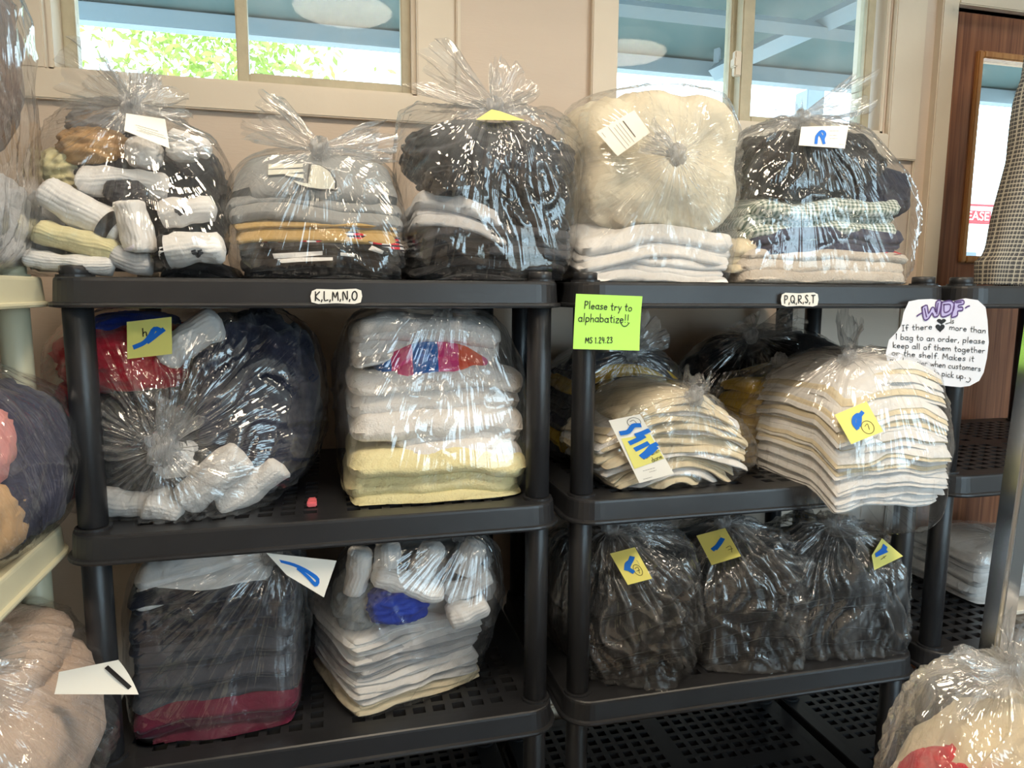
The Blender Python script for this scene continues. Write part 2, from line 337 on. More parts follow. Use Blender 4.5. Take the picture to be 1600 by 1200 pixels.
def sash(root, x0, x1, z0, z1, y, stile_l, stile_r, rail, pm):
    f = MB().bbox(x0, x0 + stile_l, y - .018, y + .018, z0, z1, .003).bbox(x1 - stile_r, x1, y - .018, y + .018, z0, z1, .003)
    f.bbox(x0 + stile_l, x1 - stile_r, y - .018, y + .018, z0, z0 + rail, .003).bbox(x0 + stile_l, x1 - stile_r, y - .018, y + .018, z1 - rail, z1, .003)
    s = f.build('sash', M_ALU, root)
    MB().box(x0 + stile_l, x1 - stile_r, y - .002, y + .002, z0 + rail, z1 - rail).build('pane', pm, s); return s
def X(u, v, y): return float(at(u, v, y)[0])
w1 = tag(empty('window_1', (.22, YW + .06, W1[2])), kind='structure')
fm = MB().bbox(W1[0], W1[0] + .012, YW, YO, W1[2], W1[3], .002).bbox(W1[1] - .012, W1[1], YW, YO, W1[2], W1[3], .002).bbox(W1[0], W1[1], YW, YO, W1[2], W1[2] + .010, .002).bbox(W1[0], W1[1], YW, YO, W1[3] - .012, W1[3], .002)
fm.build('window_frame', M_TRIM, w1)
xm = X(376, 118, YW + .04)
sash(w1, W1[0] + .012, xm + .012, W1[2] + .010, W1[3] - .012, YW + .085, .030, .022, .018, M_PANE)
sash(w1, xm - .006, W1[1] - .012, W1[2] + .010, W1[3] - .012, YW + .040, .028, .024, .026, M_PANE2)
w2 = tag(empty('window_2', (1.64, YW + .06, W2[2])), kind='structure')
fm = MB().bbox(W2[0], W2[0] + .008, YW, YO, W2[2], W2[3], .002).bbox(W2[1] - .012, W2[1], YW, YO, W2[2], W2[3], .002).bbox(W2[0], W2[1], YW, YO, W2[2], W2[2] + .012, .002).bbox(W2[0], W2[1], YW, YO, W2[3] - .012, W2[3], .002)
fm.build('window_frame', M_TRIM, w2)
xm = X(1150, 110, YW + .05)
sash(w2, W2[0] + .008, xm + .010, W2[2] + .012, W2[3] - .012, YW + .085, .012, .022, .02, M_PANE)
s2 = sash(w2, xm + .002, W2[1] - .03, W2[2] + .012, W2[3] - .012, YW + .045, .040, .03, .022, M_PANE2)
lt = at(1151, 100, YW + .02)
MB().bbox(lt[0] - .010, lt[0] + .012, YW + .012, YW + .03, lt[2] - .035, lt[2] + .035, .003).bbox(lt[0] - .016, lt[0] - .004, YW + .004, YW + .03, lt[2] - .012, lt[2] + .014, .003).build('latch', M_TRIM, w2)

# ------------------------------------------------------------------ door
M_DOOR = wood_mat('brown_oak_veneer', (112, 66, 44), (158, 104, 72)); M_OAK = wood_mat('light_oak_moulding', (176, 122, 70), (205, 156, 100), 60)
d1 = tag(empty('door_1', (2.76, YW + .03, 0)), kind='structure')
yd0, yd1 = YW + .012, YW + .054
gx0, gz0, gz1 = X(1511, 250, yd0), float(at(1497, 410, yd0)[2]), float(at(1530, 80, yd0)[2]); gx1 = gx0 + .50
dm = MB().box(D1[0] + .004, gx0, yd0, yd1, .012, D1[3] - .006).box(gx1, D1[1] - .004, yd0, yd1, .012, D1[3] - .006)
dm.box(gx0, gx1, yd0, yd1, .012, gz0).box(gx0, gx1, yd0, yd1, gz1, D1[3] - .006)
dm.build('door_slab', M_DOOR, d1)
fw = .022
MB().bbox(gx0, gx0 + fw, yd0 - .012, yd1, gz0, gz1, .004).bbox(gx1 - fw, gx1, yd0 - .012, yd1, gz0, gz1, .004).bbox(gx0 + fw, gx1 - fw, yd0 - .012, yd1, gz0, gz0 + fw, .004).bbox(gx0 + fw, gx1 - fw, yd0 - .012, yd1, gz1 - fw, gz1, .004).build('window_moulding', M_OAK, d1)
MB().box(gx0 + fw, gx1 - fw, yd0 + .018, yd0 + .023, gz0 + fw, gz1 - fw).build('pane', M_PANE, d1)
lk = at(1474, 607, yd0 - .01)
MB().tube([(lk[0], yd0, lk[2]), (lk[0], yd0 - .008, lk[2])], .030, 24).tube([(lk[0], yd0 - .008, lk[2]), (lk[0], yd0 - .022, lk[2])], [.020, .016], 24).build('deadbolt', M_CHROME, d1, True)
MB().bbox(D1[0] + .004, D1[1] - .004, yd0 - .03, yd1, 0, .012, .002).build('threshold', M_ALU, d1)

# ------------------------------------------------------------------ outside
M_CONC = pmat('pale_concrete', srgb(215, 212, 205), 0.9, var=0.08, vscale=1.5)
M_AWN = pmat('teal_grey_canvas', srgb(72, 94, 94), 0.85, var=0.05, vscale=3)
M_BEAM = pmat('pale_blue_grey_paint', srgb(118, 134, 142), 0.5)
tag(MB().box(-30, 40, YO, 40, -.12, -.02).build('pavement_outside', M_CONC), kind='structure')
tag(MB().box(-30, 40, -40, ROOM[2] - .12, -.12, -.02).build('pavement_shopfront', M_CONC), kind='structure')
aw = empty('canvas_awning', (1.5, 1.5, Z0 + 1.1), 'teal canvas awning on pale metal beams outside the windows', 'awning')
zb = Z0 + 1.10
V = [(-4, YO + .02, zb + .42), (4.6, YO + .02, zb + .42), (4.6, 2.24, zb + .075), (-4, 2.24, zb + .075)]
obj('canvas', V + [(a, b, c + .012) for a, b, c in V], [(0, 1, 2, 3), (7, 6, 5, 4), (0, 4, 5, 1), (1, 5, 6, 2), (2, 6, 7, 3), (3, 7, 4, 0)], M_AWN, aw, False)
MB().bbox(-4, 4.6, 2.18, 2.26, zb, zb + .075).build('front_beam', M_BEAM, aw)
def beam(p, q, r, nm='rafter'):
    V, Fc = tube_geo([p, q], r, 4); obj(nm, V, Fc, M_BEAM, aw, False)
beam((-4, 1.4, zb - .025), (4.6, 1.4, zb - .025), .034, 'purlin')
for x in (-1.4, 4.4): beam((x, YO + .03, zb + .38), (x, 2.2, zb + .05), .032)
def atz(u, v, z):
    d = ray(u, v); return CAM + (z - CAM[2]) / d[2] * d
q0, q1 = atz(1118, 112, zb + .01), atz(1345, 8, zb + .01); q2 = q1 + (q1 - q0) * .6
beam(tuple(q0), tuple(q2), .045, 'brace'); st0 = at(1120, 100, 2.1); beam((st0[0], 2.1, zb + .04), (st0[0], 2.1, zb + .24), .02, 'strut')
for x in (-3.5, 4.5):
    MB().bbox(x - .04, x + .04, 2.18, 2.26, -.02, zb, .004).build('awning_post', M_BEAM, aw)
pst = at(1268, 165, 2.6); MB().bbox(pst[0] - .06, pst[0] + .06, 2.56, 2.68, -.02, zb + .1, .004).build('support_post', M_BEAM, aw)
# tree beyond the left window
rs = np.random.RandomState(5)
tc_ = at(330, 70, 9.0); tr = empty('leafy_tree', (tc_[0], 9.0, -.02), 'sunlit leafy green tree seen through the left window', 'tree')
V, Fc = tube_geo([(tc_[0], 9.0, -.02), (tc_[0] + .05, 9.0, 1.5), (tc_[0] - .05, 9.1, 3.2)], [.16, .12, .05], 12); obj('trunk', V, Fc, pmat('grey_bark', srgb(120, 105, 90), 0.9, bump=.5, bscale=20), tr)
LV = []; LF = []
for k in range(2600):
    c = np.array([tc_[0], 9.0, tc_[2]]) + rs.normal(0, 1, 3) * np.array([.75, .5, .7]); a = rs.normal(0, 1, 3); a /= np.linalg.norm(a); b = np.cross(a, rs.normal(0, 1, 3)); b /= np.linalg.norm(b); s = .05 + .05 * rs.rand()
    n = len(LV); LV += [c - a * s, c + b * s * .4, c + a * s, c - b * s * .4]; LF.append((n, n + 1, n + 2, n + 3))
lf = obj('foliage', LV, LF, pmat('yellow_green_leaves', srgb(150, 170, 70), 0.6, var=.35, vscale=3), tr, False); lf['kind'] = 'stuff'
# pale building across the street with a red and white sign
bl = at(1523, 337, 11.0); fb = empty('far_building', (bl[0] + 2, 11.2, -.02), 'white building with red sign across the street beyond the door', 'building')
M_WB = pmat('white_render', srgb(240, 240, 238), 0.9); M_RED = pmat('red_sign_paint', srgb(205, 40, 45), 0.6); M_DKW = pmat('dark_shop_glass', srgb(90, 100, 110), 0.3)
MB().box(bl[0] - 3, bl[0] + 8, 11.1, 14, -.02, bl[2] + .55).build('wall', M_WB, fb)
s0 = at(1496, 326, 11.0); s1 = at(1549, 350, 11.0)
MB().bbox(s0[0] - .8, s1[0] + .0, 11.02, 11.09, s1[2], s0[2] - .02, .01).build('sign_board', M_RED, fb)
MB().bbox(s0[0] - .8, s1[0] + 2.5, 11.05, 11.09, s0[2] + .08, s0[2] + .12, .005).build('red_stripe', M_RED, fb)
MB().bbox(bl[0] - .4, bl[0] + .2, 11.05, 11.09, .1, bl[2] - .75, .01).build('shop_window', M_DKW, fb)
fc = bpy.data.curves.new('sign_text', 'FONT'); fc.body = 'EASE'; fc.size = .34; fc.extrude = .006; fo = bpy.data.objects.new('tmp', fc); COL.objects.link(fo)
dg = bpy.context.evaluated_depsgraph_get(); me = bpy.data.meshes.new_from_object(fo.evaluated_get(dg)); bpy.data.objects.remove(fo)
co = np.array([v.co[:] for v in me.vertices]); wd = co[:, 0].max(); t0 = at(1510, 345, 11.0); t1 = at(1545, 345, 11.0); k = (t1[0] - t0[0]) / wd
TV = np.stack([t0[0] + co[:, 0] * k, 11.0 - co[:, 2] * .5 + .005, s1[2] + .07 + co[:, 1] * k * .9], 1)
obj('sign_lettering', TV, [tuple(p.vertices) for p in me.polygons], M_WB, fb, False)

# ------------------------------------------------------------------ plastic shelving racks
def shelf_mesh(mat):
    """one moulded shelf: rounded rim with a lower flange, flat border, lattice deck with real holes; top at z=0"""
    x0, x1, y0, y1, r = -.033, .833, -.050, .550, .055
    def outline(o, n=8):
        P = []
        for cx, cy, a0 in ((x1 - r, y0 + r, -90), (x1 - r, y1 - r, 0), (x0 + r, y1 - r, 90), (x0 + r, y0 + r, 180)):
            for k in range(n + 1):
                a = math.radians(a0 + 90 * k / n); P.append((cx + (r + o) * math.cos(a), cy + (r + o) * math.sin(a)))
        return P
    prof = [(-.036, -.001), (-.004, 0.0), (-.001, -.002), (0.0, -.006), (.0025, -.040), (.0085, -.0415), (.0095, -.045), (.0085, -.0485), (-.002, -.050), (-.004, -.048), (-.004, -.004)]
    V = []; Fc = []; n = len(outline(0))
    for o, z in prof: V += [(x, y, z) for x, y in outline(max(o, -r + .004))]
    for j in range(len(prof) - 1):
        for k in range(n): Fc.append((j * n + k, j * n + (k + 1) % n, (j + 1) * n + (k + 1) % n, (j + 1) * n + k)[::-1])
    # lattice: inner rectangle cut in rows and columns
    ix0, ix1, iy0, iy1 = x0 + .03, x1 - .03, y0 + .03, y1 - .03
    def lines(a, b, cell, bar):
        c = int((b - a - bar) / cell); m = (b - a - c * cell - bar) / 2; out = [a]
        p = a + m
        for i in range(c): out += [p + bar, p + cell]; p += cell
        return out + [b]
    gx = lines(ix0, ix1, .040, .015); gy = lines(iy0, iy1, .034, .013); zt, zb_ = -.0015, -.020
    base = len(V); nx, ny = len(gx), len(gy)
    for z in (zt, zb_): V += [(x, y, z) for y in gy for x in gx]
    I = lambda l, j, i: base + l * nx * ny + j * nx + i
    for j in range(ny - 1):
        for i in range(nx - 1):
            cx, cy = (gx[i] + gx[i + 1]) / 2, (gy[j] + gy[j + 1]) / 2
            corner = (cx < x0 + .085 or cx > x1 - .085) and (cy < y0 + .085 or cy > y1 - .085)
            rib = abs(cx - .40) < .03 or abs(cy - .25) < .014
            hole = i % 2 == 1 and j % 2 == 1 and not corner and not rib
            if hole:
                q = [(j, i), (j, i + 1), (j + 1, i + 1), (j + 1, i)]
                for a, b in zip(q, q[1:] + q[:1]): Fc.append((I(0, *a), I(0, *b), I(1, *b), I(1, *a)))
            else:
                Fc.append((I(0, j, i), I(0, j, i + 1), I(0, j + 1, i + 1), I(0, j + 1, i))); Fc.append((I(1, j, i), I(1, j + 1, i), I(1, j + 1, i + 1), I(1, j, i + 1)))
    # collars round the four posts and underside ribs
    for px in (0, .8):
        for py in (0, .5):
            T, TF = tube_geo([(px, py, -.045), (px, py, .004), (px, py, .004), (px, py, -.045)], [.030, .029, .0245, .0245], 24, False); b = len(V); V += [tuple(t) for t in T]; Fc += [tuple(i + b for i in f)[::-1] for f in TF]
    for x in (.2, .6):
        b = len(V); V += [(x + dx, y, z) for z in (-.045, -.019) for y in (iy0, iy1) for dx in (-.004, .004)]
        Fc += [tuple(i + b for i in f) for f in ((0, 2, 3, 1), (4, 5, 7, 6), (0, 1, 5, 4), (2, 6, 7, 3), (0, 4, 6, 2), (1, 3, 7, 5))]
    m = mesh_from('shelf', V, Fc, mat, False)
    for p in m.polygons: p.use_smooth = False
    return m
def post_mesh(mat, h, cap=False):
    V, Fc = tube_geo([(0, 0, 0), (0, 0, .002), (0, 0, h - .002), (0, 0, h)], [.0215, .0235, .0235, .0215], 28); m = mesh_from('post', V, Fc, mat, True); return m
def rack(loc, rotz, mat, label, tiers=4):
    sm, pm, cm, fm_ = shelf_mesh(mat), post_mesh(mat, TH - .01), post_mesh(mat, .018), post_mesh(mat, S[3] - .01)
    r = empty('shelving_rack', loc, label, 'shelving rack', 'plastic shelving racks along the walls'); r.rotation_euler = (0, 0, rotz)
    def part(nm, me, p):
        o = bpy.data.objects.new(nm, me); COL.objects.link(o); o.parent = r; o.location = p
    for i in range(tiers):
        part('shelf', sm, (0, 0, S[i]))
        for px in (0, .8):
            for py in (0, .5):
                if i < tiers - 1: part('post', pm, (px, py, S[i + 1] + .004))
                if i == 0: part('post_cap', cm, (px, py, S[0] + .001))
                if i == tiers - 1: part('foot', fm_, (px, py, 0.0))
    return r
rack((0, 0, 0), 0, M_BLACK, 'black plastic shelving rack with the K,L,M,N,O label')
rack((.8944, .0014, 0), -.0076, M_BLACK, 'black plastic shelving rack with the P,Q,R,S,T label')
rack((1.7889, -.014, 0), 0, M_BLACK, 'black plastic shelving rack standing in front of the brown door')
rack((-.107, -.765, 0), math.pi / 2, M_BEIGE, 'beige plastic shelving rack along the left wall')
# ------------------------------------------------------------------ laundry builders
def grid_faces(nu, nv, cyc=False):
    f = []
    for j in range(nv - 1):
        for i in range(nu if cyc else nu - 1): f.append((j * nu + i, j * nu + (i + 1) % nu, (j + 1) * nu + (i + 1) % nu, (j + 1) * nu + i))
    return f
def slab_geo(w, d, t, rs, n=30, m=16, rnd=0.5, edge=0.5):
    """pillow-edged cloth layer, x centred, y 0..d, z 0..t"""
    def sp(k): s = np.linspace(-1, 1, k); return np.sign(s) * (1 - (1 - np.abs(s)) ** 1.7)
    a, b = np.meshgrid(sp(n), sp(m)); er = min(.98, edge * t / (min(w, d) / 2) * 2.0)
    ex = np.clip((np.abs(a) - (1 - edge * t / (w / 2))) / (edge * t / (w / 2)), 0, 1); ey = np.clip((np.abs(b) - (1 - edge * t / (d / 2))) / (edge * t / (d / 2)), 0, 1)
    e = np.clip(np.sqrt(ex ** 2 + ey ** 2), 0, 1); h = np.sqrt(np.clip(1 - e ** 2.2, 0, 1)) * t / 2
    k = rnd * .13
    x = w / 2 * a * (1 - k * np.abs(b) ** 6); y = d / 2 * (b * (1 - k * np.abs(a) ** 6)) + d / 2
    top = np.stack([x, y, t / 2 + h], -1).reshape(-1, 3); bot = np.stack([x, y, t / 2 - h], -1).reshape(-1, 3)
    f = grid_faces(n, m); q = len(top); F2 = f + [tuple(i + q for i in reversed(g)) for g in f]
    rim = [j for j in range(n)] + [j * n + n - 1 for j in range(1, m)] + [(m - 1) * n + i for i in range(n - 2, -1, -1)] + [j * n for j in range(m - 2, 0, -1)]
    F2 += [(a_, a_ + q, b_ + q, b_) for a_, b_ in zip(rim, rim[1:] + rim[:1])]
    return np.concatenate([top, bot]), F2
def rest(z):                                        # the shelf a thing at height z rests on
    return max([q for q in S if q <= z] + [0.0]) + .0025
BAG = []                                            # contents of the bag being filled
def garment(name, label, cat, u0, u1, vt, vb, yf, dep, mat, k=3, seed=0, yaw=0.0, droop=0.02, wav=0.010, tilt=0.0, group=None, corner=None, rnd=0.5, z=None, arch=0.0, sub=1.6, over=None, edge=.5):
    """a folded piece of k layers whose front spans u0..u1, vt..vb at depth yf"""
    um = (u0 + u1) / 2; A, B = at(u0, (vt + vb) / 2, yf), at(u1, (vt + vb) / 2, yf); w_ = B[0] - A[0]; cx = (A[0] + B[0]) / 2
    zt, zb2 = at(um, vt, yf)[2], at(um, vb, yf)[2]
    if z is not None: zb2, zt = z
    fl = rest((zt + zb2) / 2 + .02); zb2 = max(zb2, fl); zt = max(zt, zb2 + .006)
    rs = np.random.RandomState(seed + 17); Vs = []; Fs = []; n0 = 0; k = max(1, int(round(k * sub))); wt = .55 + rs.rand(k); wt = wt / wt.sum() * (zt - zb2); zc = 0.0
    for i in range(k):
        t = wt[i]; V, Fc = slab_geo(w_ * (1 - .04 * rs.rand()), dep * (1 - .04 * rs.rand()), t * 1.30, rs, rnd=rnd, edge=edge)
        V[:, 0] += (rs.rand() - .5) * .03 * w_; V[:, 1] += rs.rand() * .014 + (.012 if i % 2 else 0); V[:, 2] += zc - .15 * t; zc += t
        V[:, 2] += .006 * pn(np.stack([V[:, 0] * 10, V[:, 1] * 9, np.full(len(V), seed * 1.3 + i * .35)], 1), 43)
        Vs.append(V); Fs += [tuple(q + n0 for q in f) for f in Fc]; n0 += len(V)
    V = np.concatenate(Vs); xr = V[:, 0] / (w_ / 2); yr = (V[:, 1] / dep) * 2 - 1
    Q = np.stack([V[:, 0] * 7, V[:, 1] * 7, np.full(len(V), seed * 3.7)], 1)
    V[:, 2] += wav * pn(Q, 3) - droop * np.abs(xr) ** 2.6 - droop * .6 * np.abs(yr) ** 4 + tilt * V[:, 0] + arch * (1 - xr ** 2)
    Q2 = np.stack([V[:, 0] * 11, V[:, 2] * 22, np.full(len(V), seed * 1.9 + 7)], 1)
    V[:, 1] += .012 * pn(Q2, 4) * np.clip(1 - V[:, 1] / dep, 0, 1); V[:, 0] += .010 * pn(Q2 + 31, 5)
    Q3 = np.stack([V[:, 0] * 26, V[:, 1] * 30, V[:, 2] * 40 + seed], 1); V[:, 1] += .0035 * pn(Q3, 6); V[:, 2] += .0025 * pn(Q3 + 9, 8)
    if yaw:
        px, py = (corner if corner is not None else (0, dep / 2)); c, s = math.cos(yaw), math.sin(yaw)
        x, y = V[:, 0] - px, V[:, 1] - py; V[:, 0], V[:, 1] = px + c * x - s * y, py + s * x + c * y
    V += np.array([cx, yf, zb2])
    if over: V[:, 2] -= over[1] * np.clip((over[0] - V[:, 1]) / over[2], 0, 1.3) ** 1.4
    else: V[:, 2] = np.maximum(V[:, 2], fl)
    o = obj(name, V, Fs, mat); tag(o, label, cat, group); BAG.append(o); return o
def lump(name, label, cat, u0, u1, vt, vb, y, dep, mat, seed=0, fold=0.22, dirv=(1, .2, .3), group=None, parent=None, box=2.6):
    """crumpled cloth: rounded mass with long creases"""
    A, B = at(u0, (vt + vb) / 2, y), at(u1, (vt + vb) / 2, y); um = (u0 + u1) / 2; zt, zb2 = at(um, vt, y)[2], at(um, vb, y)[2]
    c = np.array([(A[0] + B[0]) / 2, y + dep * .25, (zt + zb2) / 2]); h = np.array([(B[0] - A[0]) / 2, dep / 2, (zt - zb2) / 2])
    nu, nv = 64, 40; th = np.linspace(0, np.pi, nv)[:, None]; ph = np.linspace(0, 2 * np.pi, nu, endpoint=False)[None]
    D = np.stack([np.sin(th) * np.cos(ph), np.sin(th) * np.sin(ph), np.cos(th) + 0 * ph], -1).reshape(-1, 3)
    r = 1 / (np.abs(D) ** box).sum(1) ** (1 / box); P = D * r[:, None]
    dv = np.array(dirv, float); dv /= np.linalg.norm(dv); al = P @ dv; Pp = P * 3.0 - dv * al[:, None] * 2.3 + seed * 5.1; Pp = Pp + .5 * np.stack([pn(P * 1.7 + seed, 11), pn(P * 1.7 + seed + 9, 12), pn(P * 1.7 + seed + 4, 13)], 1)
    fold = fold * .62; s = 1 - fold * .6 + fold * ridge(pn(Pp, 7), .9) + .10 * pn(P * 2 + seed, 9) 
    V = c + P * s[:, None] * h; V[:, 2] = np.maximum(V[:, 2], max(zb2 + .001, rest((zt + zb2) / 2)))
    o = obj(name, V, grid_faces(nu, nv, True), mat, parent)
    if parent is None: tag(o, label, cat, group); BAG.append(o)
    return o
def sock(label, path, y, r, mat, stripes=(), smat=None, flat=.72, seed=0, group='socks folded in the clear bags', cuff=True, name='folded_sock'):
    """soft folded sock along measured points (u, v[, y])"""
    P = np.array([at(p[0], p[1], p[2] if len(p) > 2 else y) for p in path]); P = catmull(P, 8); n = len(P); s = np.linspace(0, 1, n)
    rad = r * (1 - .9 * np.clip((.10 - s) / .10, 0, 1) ** 2) * (1 - (.25 if cuff else .9) * np.clip((s - .92) / .08, 0, 1) ** 2) * (1 + .10 * pn(np.stack([s * 4, s * 0 + seed, s * 0], 1), 21))
    nr = 60; V, Fc = tube_geo(P, rad, nr, True, flat=flat, up=(0, -1, 0.2)); V += (np.cos(np.arange(len(V)) % nr * (2 * np.pi / nr) * 20) * .0011)[:, None] * (V - np.repeat(P, nr, 0)) / (np.repeat(rad, nr) + 1e-4)[:, None]; V += .008 * np.stack([pn(V * 16 + seed, 22), pn(V * 16 + seed + 7, 23), pn(V * 16 + seed + 3, 24)], 1) + .003 * np.stack([pn(V * 50 + seed, 25), pn(V * 50 + seed + 7, 26), pn(V * 50 + seed + 3, 27)], 1)
    V[:, 2] = np.maximum(V[:, 2], rest(V[:, 2].mean() + .02))
    o = obj(name, V, Fc, mat); tag(o, label, 'sock', group); BAG.append(o)
    for a in stripes:
        i0 = int(a * (n - 1)); i1 = min(n - 1, i0 + 2); T, TF = tube_geo(P[[i0, (i0 + i1) // 2, i1]], rad[[i0, (i0 + i1) // 2, i1]] * 1.05 + .001, 22, False, flat=flat, up=(0, -1, .2))
        obj('stripe', T, TF, smat or cloth('black_cotton', (32, 32, 36)), o)
    return o
FILMS = {}
def film(name, label, K, base, seed, contents=None, npl=26, pamp=.010, reach=.16, off=.008, extra=(), group='clear bags of laundry on the racks', tails=(), C=None, clamp=True, wr=1.0, nu=250, nt=140, milky=0.0, sag=0.0, ks=1.3):
    cont = BAG[:] if contents is None else contents; BAG.clear()
    pts = []
    for o in cont:
        wl = np.array(wloc(o)); co = np.empty(len(o.data.vertices) * 3); o.data.vertices.foreach_get('co', co); pts.append(co.reshape(-1, 3)[::3] + wl)
    pts = np.concatenate(pts + ([np.array(extra)] if len(extra) else [])); K = np.array(K, float)
    lo, hi = pts.min(0), pts.max(0); C = (lo + hi) / 2 if C is None else np.array(C, float)
    bm = bmesh.new()
    for p in np.concatenate([pts, [K]]): bm.verts.new(p)
    res = bmesh.ops.convex_hull(bm, input=bm.verts); bmesh.ops.delete(bm, geom=[v for v in bm.verts if not v.link_faces], context='VERTS')
    bvh = BVHTree.FromBMesh(bm); bm.free()
    ax = K - C; ax /= np.linalg.norm(ax); e1 = np.cross(ax, [0, 1.0, 0]) if abs(ax[1]) < .9 else np.cross(ax, [0, 0, 1.0]); e1 /= np.linalg.norm(e1); e2 = np.cross(ax, e1)
    cu, ct = 84, 52; thc = np.pi * (np.linspace(0, 1, ct)) ** 1.15; phc = np.linspace(0, 2 * np.pi, cu, endpoint=False); R = np.zeros((ct, cu)); Cv = Vector(C)
    for j in range(ct):
        for i in range(cu):
            d = math.cos(thc[j]) * ax + math.sin(thc[j]) * (math.cos(phc[i]) * e1 + math.sin(phc[i]) * e2)
            h = bvh.ray_cast(Cv, Vector(d)); R[j, i] = h[3] if h[0] is not None else (R[j - 1, i] if j else np.linalg.norm(K - C))
    for _ in range(2):
        Rs = (R + np.roll(R, 1, 1) + np.roll(R, -1, 1)) / 3; Rs[1:-1] = (Rs[1:-1] * 2 + Rs[:-2] + Rs[2:]) / 4; R = np.maximum(Rs, R - .006)
    R[0] = R[0].mean(); R[-1] = R[-1].mean()
    sj = np.linspace(0, ct - 1, nt); j0 = np.clip(np.floor(sj).astype(int), 0, ct - 2); fj = (sj - j0)[:, None]; si = np.arange(nu) / nu * cu; i0 = np.floor(si).astype(int) % cu; fi = (si - np.floor(si))[None]
    g = lambda a, b: R[a][:, b]
    R2 = (g(j0, i0) * (1 - fj) * (1 - fi) + g(j0 + 1, i0) * fj * (1 - fi) + g(j0, (i0 + 1) % cu) * (1 - fj) * fi + g(j0 + 1, (i0 + 1) % cu) * fj * fi)
    for _ in range(3):
        R2 = (np.roll(R2, 1, 1) + 2 * R2 + np.roll(R2, -1, 1)) / 4; R2[1:-1] = (R2[:-2] + 2 * R2[1:-1] + R2[2:]) / 4
    th = (np.pi * np.linspace(0, 1, nt) ** 1.15)[:, None]; ph = (np.arange(nu) / nu * 2 * np.pi)[None]
    D = np.cos(th)[..., None] * ax + np.sin(th)[..., None] * (np.cos(ph)[..., None] * e1 + np.sin(ph)[..., None] * e2)
    P = C + D * R2[..., None]; rho = np.linalg.norm(P - P[0, 0], axis=-1); flat_ = P.reshape(-1, 3)
    # gathers running out from the knot
    kf = npl / 6.0; wob = .35 * pn(np.stack([rho * 9, np.cos(ph) * 2 + 0 * rho, np.sin(ph) * 2 + 0 * rho], -1), seed)
    pl = ridge(pn(np.stack([np.cos(ph + wob) * kf, np.sin(ph + wob) * kf, rho * 3.5 + seed], -1), seed + 1), 1.3)
    pl2 = ridge(pn(np.stack([np.cos(ph + wob) * kf * 2.3, np.sin(ph + wob) * kf * 2.3, rho * 6 + seed], -1), seed + 2), 1.5)
    env = np.exp(-(rho / reach) ** 1.3) * np.clip(rho / .045, 0.05, 1)
    d = pamp * env * (pl + .5 * pl2)
    # long tension creases and crumples
    rs = np.random.RandomState(seed)
    hz = np.zeros_like(rho)
    for q in range(3):
        dv = rs.normal(0, 1, 3) + np.array([0, 0, 1.2]); dv /= np.linalg.norm(dv); sc = 11 + 6 * rs.rand(); al = flat_ @ dv
        Q = flat_ * sc - dv * (al * sc * .86)[:, None]; Q = Q + .8 * np.stack([pn(flat_ * 5 + q, seed + 3), pn(flat_ * 5 + q + 3, seed + 4), pn(flat_ * 5 + q + 8, seed + 5)], 1)
        m = np.clip(pn(flat_ * 6.0 + q * 9.3 + seed, 30) * 2.4 + .35, 0, 1); rr = (ridge(pn(Q, seed + 6 + q), 3.0) * m).reshape(rho.shape)
        d = d + .0055 * wr * rr; hz = hz + .05 * rr
    d = d + .004 * wr * pn(flat_ * 7 + seed, 33).reshape(rho.shape) 
    P = P + D * (d + off)[..., None]
    if sag: P[..., 2] -= sag * np.clip((-.062 - P[..., 1]) / .08, 0, 1) * np.clip(1 - (P[..., 2] - base) / .12, 0, 1)
    elif clamp: P[..., 2] = np.maximum(P[..., 2], base + .0012)
    haze = np.clip(milky + hz + .8 * np.exp(-rho / (reach * .20)) + .42 * env * pl ** 3.5 + .10 * env * pl2, 0, 1)
    root = empty('laundry_bag', (C[0], C[1], base), label, 'laundry bag', group)
    V = P.reshape(-1, 3); fo = obj('bag_film', V, grid_faces(nu, nt, True), M_FILM, root); finish_film(fo, haze.reshape(-1), nu, nt, True)
    Kp = P[0].mean(0)
    kV = []; nk = 20
    for j in range(12):
        for i in range(nk):
            t, f = math.pi * j / 11, 2 * math.pi * i / nk; q = np.array([math.sin(t) * math.cos(f), math.sin(t) * math.sin(f), math.cos(t)]); kV.append(Kp + q * .014 * ks * (1 + .22 * math.sin(3 * f + 4 * t) + .12 * math.sin(7 * f - 5 * t)))
    ko = obj('knot', kV, grid_faces(nk, 12, True), M_FILM, root); finish_film(ko, np.full(len(kV), .75), nk, 12, True)
    for t in tails: tail(ko, Kp, *t)
    fv = [Vector(x) for x in V]; FILMS[name] = (BVHTree.FromPolygons(fv, [tuple(p.vertices) for p in fo.data.polygons]), root); return root
def finish_film(o, haze, nu, nv, cyc):
    me = o.data; a = me.attributes.new('haze', 'FLOAT', 'POINT'); a.data.foreach_set('value', np.asarray(haze, np.float32))
    uvl = me.uv_layers.new(name='film'); vi = np.empty(len(me.loops), int); me.loops.foreach_get('vertex_index', vi)
    i, j = vi % nu, vi // nu; uv = np.stack([np.abs(i / nu - .5) * 2, j / nv], 1).astype(np.float32); uvl.data.foreach_set('uv', uv.reshape(-1))
